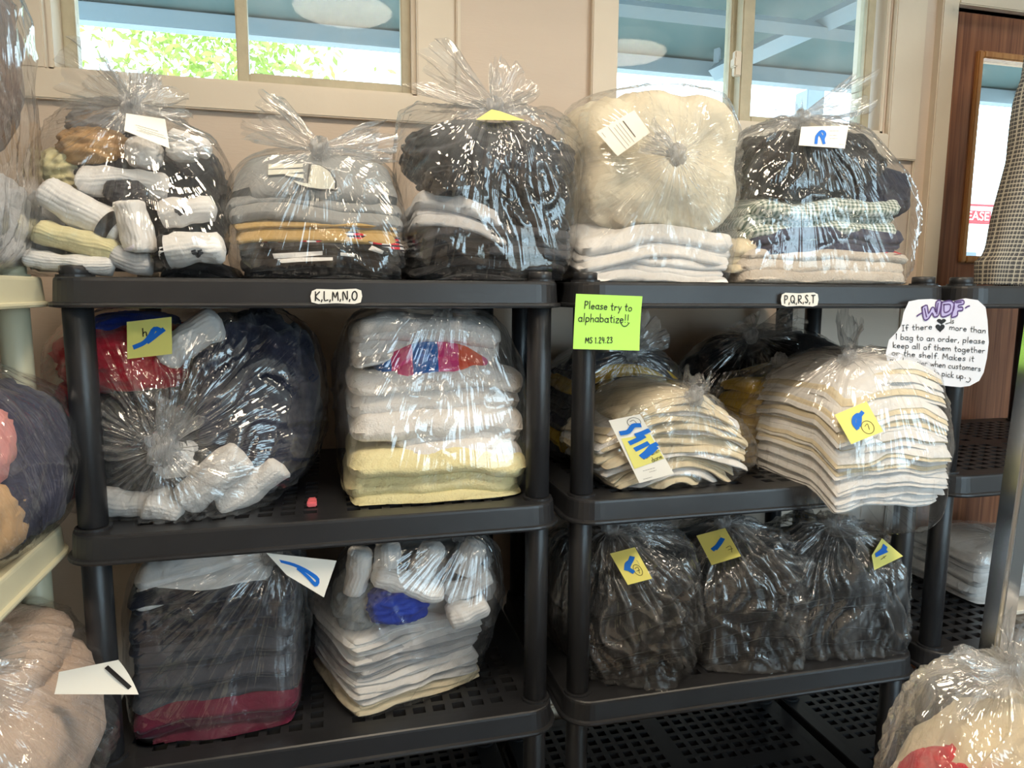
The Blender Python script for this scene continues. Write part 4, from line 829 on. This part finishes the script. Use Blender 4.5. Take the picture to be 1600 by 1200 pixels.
film('bignap', 'large clear bag of stacked white and cream napkins jutting over the shelf edge', at(1322, 572, -.01), S[1], 112, npl=26, pamp=.010, reach=.16, tails=[(at(1328, 500, .05), .028, 16)], sag=.055, extra=[at(1160, 640, .12), at(1225, 785, -.02)])
# ================================================================== lower shelf, rack K-O
garment('white_shirt', 'white shirt crumpled on top of the maroon bag', 'shirt', 192, 424, 872, 928, .030, .24, WHT, 2, 181, tilt=.12, wav=.02, sub=1)
garment('folded_garment', 'black navy garment under the white shirt', 'garment', 184, 466, 918, 1012, .022, .30, cloth('black_navy_cotton', (34, 36, 50)), 3, 182, wav=.02)
garment('folded_garment', 'charcoal garment folded above the maroon one', 'garment', 190, 470, 1004, 1104, .014, .32, cloth('dark_heather_cotton', (62, 66, 76)), 4, 183, wav=.018, droop=.01)
garment('folded_garment', 'maroon garment at the bottom of its bag', 'garment', 192, 472, 1096, 1166, .008, .34, MAR, 2, 184, tilt=.07)
film('maroon', 'clear bag of black and maroon clothes on the lower shelf', at(420, 872, .06), S[2], 113, npl=26, pamp=.010, reach=.20, extra=[at(478, 930, .12)])
cor = (-.09, 0)
for k, (n, mt) in enumerate([('cream', CRM), ('white', WHT), ('white', WHT), ('light grey', LGR), ('grey', LGR), ('white', WHT), ('white', WHT)]):
    garment('folded_t_shirt', ['cream t-shirt at the very bottom of the folded pile', 'white t-shirt second from the bottom of the pile', 'white t-shirt third from the bottom of the pile', 'light grey t-shirt fourth from the bottom of the pile', 'light grey t-shirt fifth from the bottom of the pile', 'white t-shirt second from the top of the pile', 'white t-shirt topmost in the folded pile'][k], 't-shirt', 552 + 2 * (k % 2), 786, 1100, 1110, .012 + .004 * (k % 2), .27, mt, 2, 190 + k, yaw=.34, corner=cor, z=(S[2] + .004 + k * .024, S[2] + .004 + k * .024 + .023), droop=.006, wav=.008, group='t-shirts in the folded pile', rnd=.5)
lump('crumpled_garment', 'royal blue piece of clothing among the white socks', 'garment', 574, 672, 916, 976, .020, .10, BLU, 201)
lump('crumpled_garment', 'grey garment at the left above the t-shirts', 'garment', 520, 600, 905, 985, .07, .16, GRY, 202)
lump('crumpled_garment', 'white garment heaped behind the socks of the t-shirt bag', 'garment', 545, 775, 850, 985, .13, .22, LGR, 203)
for k, (lab, pth, y_, r_) in enumerate([('white sock standing at the upper left of the t-shirt bag', [(552, 930), (560, 895), (566, 856)], .05, .034), ('white sock upright in the middle of the t-shirt bag', [(600, 900), (606, 872), (608, 848)], .04, .036), ('white sock upright right of the middle in the t-shirt bag', [(655, 905), (668, 875), (680, 846)], .045, .036), ('white sock upright at the right of the t-shirt bag', [(718, 900), (735, 870), (748, 845)], .06, .036),
    ('white sock lying above the royal blue piece', [(578, 898), (620, 905), (655, 920), (690, 925)], .018, .030), ('white sock folded at the right of the blue piece', [(700, 965), (725, 955), (760, 940)], .030, .032), ('white sock tucked along the right side of the t-shirt bag', [(690, 930), (730, 915), (765, 895)], .05, .030)]):
    sock(lab, pth, y_, r_, WHT, (), seed=20 + k, group=SG, cuff=k in (0, 4, 5))
film('tshirts', 'clear bag of folded t-shirts and white socks on the lower shelf', at(700, 850, .10), S[2], 114, npl=22, pamp=.007, reach=.16)
# ================================================================== lower shelf, rack P-T: three bags of black clothes and one behind
def blackbag(key, label, who, u0, u1, vt, vb, yf, knot, seed, tip=None, extra=(), dep=.34, nlab=('bottom', 'middle', 'top')):
    h = (vb - vt) / 5.0
    garment('black_garment', 'black garment at the bottom of ' + who, 'garment', u0 + 8, u1 - 6, vb - 1.9 * h, vb - 6, yf, dep, BLK, 3, seed, wav=.02)
    garment('black_garment', 'black garment in the middle of ' + who, 'garment', u0, u1, vb - 3.4 * h, vb - 1.8 * h, yf, dep, BLK, 3, seed + 1, wav=.025, droop=.03)
    lump('black_garment', 'black garment at the top of ' + who, 'garment', u0 + 10, u1 - 12, vt, vb - 3.0 * h, yf + .05, dep * .8, BLK, seed + 2, fold=.3)
    film(key, label, knot, S[2], seed, npl=26, pamp=.022, reach=.40, extra=extra, tails=[] if tip is None else [(tip, .03, seed)], wr=1.7)
lump('black_garment', 'black garment in the bag at the very left of the lower shelf', 'garment', 866, 935, 850, 1040, .17, .22, BLK, 215)
film('blackrear', 'clear bag of black clothes half hidden behind the front post', at(900, 832, .20), S[2], 120, npl=26, pamp=.012, reach=.25, nu=180, nt=100)
blackbag('black1', 'clear bag of black clothes leaning by the front post with sticky note 7', 'the bag by the front post', 930, 1090, 850, 1092, .005, at(955, 832, .08), 121, at(1050, 828, .08), [at(1040, 1096, -.035), at(1050, 1090, -.04)])
blackbag('black2', 'middle one of the three clear bags of black clothes on the lower shelf', 'the middle black bag', 1090, 1262, 850, 1068, .005, at(1130, 822, .08), 131, None, [at(1250, 1062, -.03), at(1215, 1070, -.03)])
blackbag('black3', 'rightmost clear bag of black clothes on the lower shelf', 'the rightmost black bag', 1232, 1408, 848, 1044, .005, at(1300, 822, .06), 141, None, [at(1405, 1046, -.03), at(1195, 880, .2)])
# ================================================================== bags on the beige rack at the left
GB = 'clear bags on the beige rack'
def atx(u, v, x):
    d = ray(u, v); t = (x - CAM[0]) / d[0]; return CAM + t * d
def blob(name, label, cat, c, h, mat, seed, fold=.25, dirv=(.2, .2, 1), box=2.6):
    c = np.array(c); h = np.array(h); nu, nv = 64, 40; th = np.linspace(0, np.pi, nv)[:, None]; ph = np.linspace(0, 2 * np.pi, nu, endpoint=False)[None]
    D = np.stack([np.sin(th) * np.cos(ph), np.sin(th) * np.sin(ph), np.cos(th) + 0 * ph], -1).reshape(-1, 3); P = D / (np.abs(D) ** box).sum(1)[:, None] ** (1 / box)
    dv = np.array(dirv, float); dv /= np.linalg.norm(dv); Pp = P * 3.4 - dv * (P @ dv)[:, None] * 2.8 + seed * 5.1
    fold = fold * .7; s = 1 - fold * .6 + fold * ridge(pn(Pp, 7), .9) + .08 * pn(P * 2 + seed, 9); V = c + P * s[:, None] * h
    o = obj(name, V, grid_faces(nu, nv, True), mat); tag(o, label, cat); BAG.append(o); return o
blob('crumpled_garment', 'taupe brown garments with long folds in the tall bag at upper left', 'garment', (-.20, -.10, S[0] + .33), (.15, .20, .17), TAUPE, 61, .35, (.4, .3, 1))
blob('white_garment', 'white garment low in the tall bag at upper left', 'garment', (-.17, -.22, S[0] + .14), (.13, .13, .14), WHT, 62)
blob('crumpled_garment', 'grey garment at the bottom of the tall bag at upper left', 'garment', (-.20, -.05, S[0] + .09), (.14, .16, .09), LGR, 63)
film('lefttop', 'tall clear bag of taupe and white garments at the upper left', (-.19, -.10, S[0] + .56), S[0], 151, npl=30, pamp=.012, reach=.3, group=GB, wr=1.3, nu=220, nt=120)
blob('crumpled_garment', 'slate navy garment in the round bag at left centre', 'garment', (-.14, -.04, S[1] + .13), (.115, .14, .13), SLT, 64)
blob('pink_garment', 'pink garment at the very left of the round bag', 'garment', (-.112, -.160, S[1] + .180), (.060, .06, .060), PNK, 65)
blob('crumpled_garment', 'tan garment under the pink one at the far left', 'garment', (-.110, -.165, S[1] + .075), (.062, .07, .065), cloth('sand_cotton', (196, 160, 120)), 66)
film('leftmid', 'round clear bag of navy and pink clothes at the left centre', (-.20, -.10, S[1] + .33), S[1], 152, npl=26, pamp=.010, reach=.2, group=GB, extra=[(-.005, -.10, S[1] + .14), (-.01, .0, S[1] + .12)], nu=220, nt=120)
blob('beige_towel', 'pinkish beige terry towel in the bag at lower left', 'towel', (-.13, -.12, S[2] + .13), (.14, .20, .13), BEI, 67, .09)
blob('beige_towel', 'beige terry towel on top in the bag at lower left', 'towel', (-.14, -.10, S[2] + .25), (.11, .15, .06), BEI, 68, .09)
film('leftlow', 'clear bag of beige terry towels at the lower left', (-.115, -.22, S[2] + .30), S[2], 153, npl=34, pamp=.012, reach=.22, group=GB, tails=[((-.05, -.26, S[2] + .36), .04, 18)], extra=[(.045, -.12, S[2] + .10)], nu=220, nt=120)
# ================================================================== rack by the door, shirt, cart
garment('white_linen', 'white folded linen on the lower shelf of the rack by the door', 'linen', 1530, 1680, 872, 975, .12, .26, WHT, 3, 230, z=(S[2] + .012, S[2] + .15))
film('doorlinen', 'clear bag of white linen on the rack by the door', at(1560, 838, .16), S[2], 160, npl=20, pamp=.010, reach=.16, nu=160, nt=90, extra=[at(1522, 870, .14)])
cb = at(1535, 925, .10); M_CARD = pmat('white_cardboard', srgb(222, 214, 200), 0.8)
tr_ = empty('card_tray', (2.38, .24, S[2]), 'flat white cardboard tray under the linen on the rack by the door', 'tray')
MB().bbox(2.13, 2.60, .06, .10, S[2] + .001, S[2] + .012, .002).bbox(2.13, 2.60, .10, .44, S[2] + .001, S[2] + .006, .002).build('tray_base', M_CARD, tr_); MB().bbox(2.13, 2.60, .44, .446, S[2] + .001, S[2] + .10, .002).build('tray_back', M_CARD, tr_)
# plaid shirt on a hanger
PLD = pattern_cloth('grey_plaid_flannel', 'plaid', (124, 119, 110), (192, 184, 166), (84, 82, 82), scale=88.0)
sh = empty('plaid_shirt', (2.42, .30, S[0] + .006), 'grey and tan plaid flannel shirt hanging in front of the brown door', 'shirt')
def sheet(name, rows, parent, mat, n=40, thick=.004, amp=.008, seed=0, fold=7):
    """hanging cloth tube; rows: (z, xl, xr, y, half depth)"""
    R = np.array(rows, float); zz = np.linspace(R[0, 0], R[-1, 0], 46); rr = np.stack([np.interp(-zz, -R[:, 0], R[:, k]) for k in range(1, 5)], 1); V = []
    for z, (xl, xr, y, hd) in zip(zz, rr):
        for k in range(n):
            a = 2 * math.pi * k / n; cx, hw = (xl + xr) / 2, (xr - xl) / 2; sx = math.copysign(abs(math.cos(a)) ** .7, math.cos(a)); sy = math.copysign(abs(math.sin(a)) ** .7, math.sin(a))
            V.append((cx + hw * sx, y + hd * sy, z))
    V = np.array(V); Q = np.stack([V[:, 0] * fold * 3.2, V[:, 1] * 6, V[:, 2] * 2.2 + seed], 1); V[:, 1] += amp * 2 * pn(Q, 41) ; V[:, 0] += amp * .8 * pn(Q + 7, 42)
    o = obj(name, V, grid_faces(n, 46, True), mat, parent); me = o.data; uvl = me.uv_layers.new(name='weave')
    vi = np.empty(len(me.loops), int); me.loops.foreach_get('vertex_index', vi); circ = 2 * (R[:, 2] - R[:, 1]).mean() + 2 * R[:, 4].mean() * 2
    uvl.data.foreach_set('uv', np.stack([np.abs((vi % n) / n - .5) * circ, 2.0 - zz[vi // n]], 1).astype(np.float32).reshape(-1)); return o
sheet('shirt_body', [(S[0] + .78, 2.36, 2.56, .30, .03), (S[0] + .70, 2.28, 2.66, .30, .05), (S[0] + .4, 2.27, 2.68, .30, .055), (S[0] + .006, 2.25, 2.70, .30, .06)], sh, PLD, seed=1)
sheet('sleeve', [(S[0] + .72, 2.285, 2.38, .28, .035), (S[0] + .50, 2.225, 2.36, .26, .045), (S[0] + .25, 2.18, 2.31, .25, .045), (S[0] + .09, 2.148, 2.27, .25, .042), (S[0] + .07, 2.13, 2.265, .25, .045), (S[0] + .008, 2.132, 2.262, .25, .04)], sh, PLD, seed=2, fold=9)
MB().tube([(2.46, .30, S[0] + .80), (2.46, .30, S[0] + .88), (2.475, .30, S[0] + .905), (2.46, .30, S[0] + .925), (2.445, .30, S[0] + .905)], .0025, 8).tube([(2.28, .30, S[0] + .71), (2.46, .30, S[0] + .80), (2.64, .30, S[0] + .71)], .006, 8).build('hanger', M_CHROME, sh, True)
rl = empty('garment_rail', (2.9, .30, S[0] + .93), 'chrome garment rail hung from the ceiling above the rack by the door', 'garment rail')
MB().tube([(2.2, .30, S[0] + .91), (4.0, .30, S[0] + .91)], .012, 14).build('rail', M_CHROME, rl, True)
for x in (2.7, 3.8): MB().tube([(x, .30, S[0] + .91), (x, .30, ZC)], .006, 10).build('drop_rod', M_CHROME, rl, True)
# chrome laundry cart with an upright pole; its basket carries a bag
ct_ = empty('laundry_cart', (1.42, -.66, 0), 'chrome laundry cart with a square upright pole at the lower right', 'laundry cart')
pz0, pt, pb = .30, at(1618, 570, -.50), at(1571, 897, -.50)
def polex(z): return pt[0] + (pb[0] - pt[0]) * (z - pt[2]) / (pb[2] - pt[2])
xt, xb = polex(1.95), polex(.12); wq = .017
V = [(x + dx * wq, -.50 + dy * wq, z) for x, z in ((xb, .12), (xt, 1.95)) for dx, dy in ((-1, -1), (1, -1), (1, 1), (-1, 1))]
bm = bmesh.new(); vv = [bm.verts.new(v) for v in V]
for f in ((0, 1, 5, 4), (1, 2, 6, 5), (2, 3, 7, 6), (3, 0, 4, 7), (3, 2, 1, 0), (4, 5, 6, 7)): bm.faces.new([vv[i] for i in f])
bmesh.ops.bevel(bm, geom=[e for e in bm.edges if abs((e.verts[0].co - e.verts[1].co).z) > .5], offset=.005, segments=3, affect='EDGES'); bm.verts.index_update()
obj('upright_pole', [v.co[:] for v in bm.verts], [tuple(v.index for v in f.verts) for f in bm.faces], M_CHROME, ct_, False); bm.free()
bx0, bx1, by0, by1, bz0, bz1 = 1.04, 1.72, -.98, -.53, .40, .56
cm = MB()
for z in (bz0, bz1): cm.tube([(bx0, by0, z), (bx1, by0, z), (bx1, by1, z), (bx0, by1, z), (bx0, by0, z)], .008, 10, False)
cm.build('basket_rim', M_CHROME, ct_, True); cw = MB()
for x in np.linspace(bx0, bx1, 15): cw.tube([(x, by0, bz1), (x, by0, bz0), (x, by1, bz0), (x, by1, bz1)], .003, 6, False)
for y in np.linspace(by0, by1, 10): cw.tube([(bx0, y, bz1), (bx0, y, bz0), (bx1, y, bz0), (bx1, y, bz1)], .003, 6, False)
cw.build('basket_wires', M_CHROME, ct_, True)
for x in (bx0 + .05, bx1 - .05):
    for y in (by0 + .05, by1 - .02):
        MB().tube([(x, y, .10), (x, y, bz0)], .011, 12).build('cart_leg', M_CHROME, ct_, True)
        MB().tube([(x - .012, y, .05), (x + .012, y, .05)], .05, 20).build('caster', M_BLACK, ct_, True)
MB().bbox(xb - .02, bx1, -.52, -.48, .12, .15, .004).bbox(bx1 - .06, bx1 - .03, -.56, -.48, .12, .42, .004).build('cart_frame', M_CHROME, ct_)
def blob2(name, label, cat, c, h, mat, seed, fold=.2, dirv=(.3, .2, 1)): return blob(name, label, cat, c, h, mat, seed, fold, dirv)
blob2('white_garment', 'white garments with red trim in the bag on the cart', 'garment', (1.30, -.72, .62), (.22, .17, .19), CRM, 71)
blob2('white_garment', 'white garment at the right of the bag on the cart', 'garment', (1.45, -.68, .66), (.16, .15, .18), WHT, 72)
blob2('red_garment', 'red garment edge at the lower left of the bag on the cart', 'garment', (1.150, -.70, .60), (.07, .10, .17), RED, 73)
film('cart', 'clear bag of white and red clothes in the cart at the lower right', at(1592, 1062, -.66), .405, 161, npl=34, pamp=.016, reach=.34, group='clear bags at the edges', tails=[(at(1612, 990, -.64), .045, 19), (at(1500, 1058, -.64), .03, 20)], wr=.8, clamp=True, milky=.08, extra=[at(1440, 1065, -.62)])

# ================================================================== paper notes and labels
def card(u0, v0, u1, v1): return [(u0, v0), (u1, v0), (u0, v1), (u1, v1)]
YR = -.0605
TAPE = pmat('clear_tape', srgb(120, 122, 126), 0.15, spec=.6)
for txt, (u0, v0, u1, v1), lab, off in (('K,L,M,N,O', (485, 451, 566, 475), 'white handwritten K,L,M,N,O label taped to the black shelf rim', 0), ('P,Q,R,S,T', (1220, 457, 1279, 479), 'white handwritten P,Q,R,S,T label taped to the shelf rim', .002)):
    ol = [(.03, .15), (.12, .02), (.5, .06), (.88, 0), (.98, .12), (1, .5), (.97, .9), (.85, 1), (.5, .95), (.15, 1), (.02, .88), (0, .5)]
    p_ = Paper('shelf_label', lab, 'label', card(u0, v0, u1, v1), M_PAPER, y=YR - off, outline=ol)
    p_.ink(p_.write(txt, .09, .76, .93, .74, seed=3), .0021)
gn = Paper('green_note', 'bright green sticky note asking to alphabetize on the shelf corner', 'sticky note', [(900, 459), (1004, 463), (894, 545), (995, 547)], M_GRN, y=-.068, curl=.012)
gn.ink(gn.write('Please try to', .14, .26, .87, .28, seed=4) + gn.write('alphabatize!!', .06, .50, .84, .50, seed=5) + gn.write('MS 1.24.23', .18, .89, .60, .87, seed=6) + [[(.70, .50), (.74, .56), (.79, .555), (.83, .50)]], .0016)
# WDF sheet
W0, W1_, W2_, W3 = (1380, 464), (1550, 464), (1380, 610), (1550, 610)
wo = [(1420, 471), (1435, 468), (1455, 467), (1475, 470), (1490, 470), (1508, 466), (1528, 469), (1540, 480), (1543, 500), (1544, 520), (1545, 535), (1542, 560), (1537, 582), (1530, 595), (1515, 603), (1500, 605), (1480, 603), (1458, 600), (1430, 596), (1405, 588), (1388, 572), (1384, 552), (1389, 531), (1400, 520), (1408, 508), (1412, 488)]
fr_ = lambda u, v: ((u - 1380) / 170, (v - 464) / 146)
wd = Paper('paper_sign', 'white cut-out paper sign headed WDF in purple at the shelf corner', 'paper sign', [W0, W1_, W2_, W3], pmat('white_sign_paper', srgb(232, 232, 238), .75), y=-.072, outline=[fr_(*p) for p in wo])
def wl(txt, u0, v0, u1, v1, s): return wd.write(txt, *fr_(u0, v0), *fr_(u1, v1), seed=s, ch=.0125)
wd.ink(wl('If there', 1409, 517, 1458, 514, 1) + wl('more than', 1483, 515, 1541, 521, 2) + wl('1 bag to an order, please', 1399, 530, 1540, 537, 3) + wl('keep all of them together', 1395, 543, 1540, 552, 4) + wl('on the shelf. Makes it', 1393, 555, 1523, 565, 5) + wl('much easier when customers', 1390, 566, 1533, 580, 6) + wl('come back to pick up', 1402, 579, 1506, 592, 7) + wl('is', 1485, 505, 1491, 505, 8) + [[fr_(1477, 506), fr_(1484, 504)]] + [[fr_(1509, 596), fr_(1513, 597), fr_(1516, 593), fr_(1514, 590)], [fr_(1507, 590), fr_(1508, 591)]], .0015)
def filled(pp, polys, mat, name, lift):
    V = []; Fc = []
    for q in polys: b = len(V); V += [pp.pt(a, c, lift) for a, c in q]; Fc.append(tuple(range(b, b + len(q))))
    return obj(name, V, Fc, mat, pp.o, False)
def heart(cu, cv, s, top=False): 
    P = []
    for k in range(24):
        t = 2 * math.pi * k / 24; x = 16 * math.sin(t) ** 3; y = 13 * math.cos(t) - 5 * math.cos(2 * t) - 2 * math.cos(3 * t) - math.cos(4 * t); P.append(fr_(cu + x * s / 16, cv - y * s / 16 * (.72 if top else 1)))
    return P
filled(wd, [heart(1470.5, 502, 7.2, True), heart(1468.5, 512, 7.2)], M_INK, 'hearts', .0008)
PURP = pmat('purple_marker', srgb(88, 60, 120), .6); LIL = pmat('lilac_marker', srgb(190, 180, 222), .6)
def poly(L): return [fr_(*p) for p in L]
LW = [[(1440, 480), (1448, 477), (1450, 490), (1455, 481), (1459, 481), (1462, 488), (1462, 472), (1470, 471), (1466, 492), (1459, 495), (1456, 489), (1450, 498), (1443, 499)],
      [(1471, 472), (1484, 470), (1490, 475), (1489, 485), (1482, 492), (1470, 494)], [(1491, 471), (1504, 469), (1505, 475), (1497, 477), (1497, 480), (1503, 480), (1503, 485), (1496, 486), (1495, 493), (1486, 496), (1487, 491)]]
filled(wd, [poly(q) for q in LW], LIL, 'title_fill', .0008)
wd.ink([poly(q + q[:1]) for q in LW] + [poly([(1474, 476), (1484, 476), (1483, 485), (1475, 488), (1474, 476)]), poly([(1432, 494), (1436, 491), (1440, 489)]), poly([(1508, 481), (1511, 479), (1514, 478)]), poly([(1493, 473), (1501, 472)]), poly([(1465, 474), (1463, 490)]), poly([(1444, 482), (1447, 495)])], .0032, PURP, 'title_outline', .0012)
# sticky notes and receipts on bags
def scribble(pp, pts, width): return pp.ink([pts], width, M_BLUE, 'blue_redaction', .0011)  # digital redaction stroke, added to the sheet as a flat blue ribbon
n_ = Paper('sticky_note', 'yellow sticky note with h and blue redaction scribble on the red shirt bag', 'sticky note', [(198, 503), (268, 495), (199, 561), (269, 553)], M_YEL, on='redshirt', lift=.006)
n_.ink(n_.write('h', .36, .44, .48, .43), .0018); scribble(n_, [(.18, .70), (.38, .62), (.52, .46), (.62, .28), (.74, .36), (.60, .50), (.44, .62), (.80, .34)], .0085)
n_ = Paper('sticky_note', 'yellow sticky note folded over the knot of the tall dark bag', 'sticky note', [(768, 171), (782, 174), (744, 187), (820, 188)], M_YEL, on='dark', lift=.012)
n_ = Paper('sticky_note', 'tilted yellow sticky note on the large napkin bag', 'sticky note', [(1304, 648), (1354, 627), (1330, 694), (1380, 674)], M_YEL, on='bignap', lift=.006)
scribble(n_, [(.38, .62), (.36, .46), (.46, .30), (.62, .28), (.54, .46), (.42, .60), (.56, .36), (.72, .26)], .008); n_.ink([arc(.66, .72, .17, .20, 0, 360, 16), [(.60, .66), (.70, .62), (.67, .80)]], .0010)
for key, lab, cr, sc in (('black1', 'yellow sticky note on the black bag by the front post', [(953, 865), (992, 855), (981, 914), (1019, 904)], [(.28, .55), (.40, .42), (.58, .36), (.74, .24), (.60, .34), (.36, .52), (.44, .66)]), ('black2', 'yellow sticky note on the middle black bag', [(1088, 837), (1133, 825), (1112, 883), (1158, 869)], [(.30, .55), (.48, .48), (.66, .36), (.76, .30), (.60, .42), (.40, .54)]), ('black3', 'yellow sticky note on the rightmost black bag', [(1378, 841), (1411, 869), (1362, 868), (1366, 891)], [(.28, .20), (.34, .40), (.30, .60), (.24, .80), (.36, .50), (.42, .30)])):
    n_ = Paper('sticky_note', lab, 'sticky note', cr, M_YEL, on=key, lift=.006); scribble(n_, sc, .0095)
    if key == 'black1': n_.ink([arc(.66, .66, .15, .17, 0, 360, 16), [(.58, .60), (.72, .58), (.66, .76)], [(.60, .68), (.73, .67)]], .0010)
    elif key == 'black2': n_.ink([[(.70, .62), (.86, .60), (.80, .80)], [(.72, .70), (.88, .70)]], .0010)
    else: n_.ink([[(.56, .52), (.70, .52)], [(.62, .42), (.64, .66)]], .0010)
n_ = Paper('receipt', 'white receipt tucked under the knot of the sock bag', 'receipt', [(197, 177), (258, 186), (194, 204), (265, 232)], M_PAPER, on='socks', lift=.010, curl=.006)
printed(n_, [(.25, .78, .52), (.3, .9, .62), (.35, .95, .70), (.28, .6, .76)])
n_ = Paper('receipt', 'white printed receipt on the white comforter bag', 'receipt', [(991, 172), (1016, 207), (932, 206), (965, 244)], M_PAPER, on='comforter', lift=.008)
printed(n_, [(.15, .82, .36)], .0020); printed(n_, [(.14, .95, .46), (.14, .9, .54), (.18, .95, .62), (.08, .98, .72), (.12, .3, .92)])
n_ = Paper('receipt', 'white receipt with blue redaction scribble on the gingham bag', 'receipt', [(1252, 198), (1326, 196), (1248, 227), (1320, 232)], M_PAPER, on='gingham', lift=.008)
scribble(n_, [(.36, .85), (.36, .50), (.44, .25), (.52, .40), (.50, .65), (.54, .88), (.48, .60), (.42, .40)], .0075); printed(n_, [(.62, .8, .25), (.62, .78, .45), (.64, .8, .6), (.86, .96, .85)])
n_ = Paper('receipt', 'long receipt with yellow note and blue redaction scribbles on the small napkin bag', 'receipt', [(951, 657), (1000, 647), (999, 755), (1053, 740)], M_PAPER, on='smallnap', lift=.008, curl=.004)
yp = [n_.pt(a, b, .0007) for a, b in ((.10, .30), (.96, .33), (.97, .74), (.05, .78))]
gr = [(yp[0] * (1 - a) + yp[1] * a) * (1 - b) + (yp[3] * (1 - a) + yp[2] * a) * b for b in np.linspace(0, 1, 5) for a in np.linspace(0, 1, 5)]
obj('yellow_note', gr, [f[::-1] for f in grid_faces(5, 5)], M_YEL, n_.o)
for st in ([(.18, .22), (.40, .22), (.62, .15), (.80, .16)], [(.58, .30), (.76, .29), (.96, .27)], [(.30, .39), (.52, .37), (.74, .34)], [(.36, .50), (.56, .48), (.74, .46)], [(.42, .62), (.60, .58), (.80, .52), (.96, .50)], [(.46, .64), (.70, .60), (.90, .55)]): n_.ink([st], .0095, M_BLUE, 'blue_redaction', .0018)  # digital redaction strokes hiding the names, added as blue ribbons
n_.ink(n_.write('call when', .42, .68, 1.0, .62, seed=2) + n_.write('done', .62, .75, .96, .72, seed=3), .0010, None, 'handwriting', .0015); n_.ink([arc(.70, .10, .20, .07, 0, 360, 16), [(.60, .08), (.72, .07), (.76, .13)]], .0010); printed(n_, [(.25, .6, .84), (.4, .6, .88), (.15, .4, .96)])
n_ = Paper('paper_tag', 'white paper tag with blue redaction scribble hanging from the maroon bag', 'paper tag', [(416, 864), (526, 876), (448, 898), (506, 932)], M_PAPER, y=-.035, curl=.004)
scribble(n_, [(.16, .30), (.36, .34), (.60, .48), (.78, .62), (.74, .78), (.56, .62), (.42, .46)], .0075)
n_ = Paper('paper_tag', 'curled white paper tag sticking out from the lower left bag', 'paper tag', [(92, 1050), (185, 1031), (88, 1080), (222, 1074)], M_PAPER, y=-.20, curl=.02)
filled(n_, [[(.72, .18), (.80, .10), (.96, .80), (.90, .88)]], M_INK, 'black_print', .001)
# pink clothes peg lying in the shelf lattice
pc = at(488, 795, .055); pg = empty('clothes_peg', (pc[0], pc[1], S[1]), 'small pink clothes peg lying on the middle shelf between the bags', 'clothes peg')
M_PINK = pmat('pink_plastic', srgb(226, 110, 118), .4)
MB().bbox(pc[0] - .009, pc[0] + .009, pc[1] - .02, pc[1] + .0, S[1] + .0, S[1] + .010, .002).build('peg_jaw', M_PINK, pg); MB().bbox(pc[0] - .008, pc[0] + .008, pc[1] + .006, pc[1] + .022, S[1] + .0, S[1] + .008, .002).build('peg_jaw', M_PINK, pg)
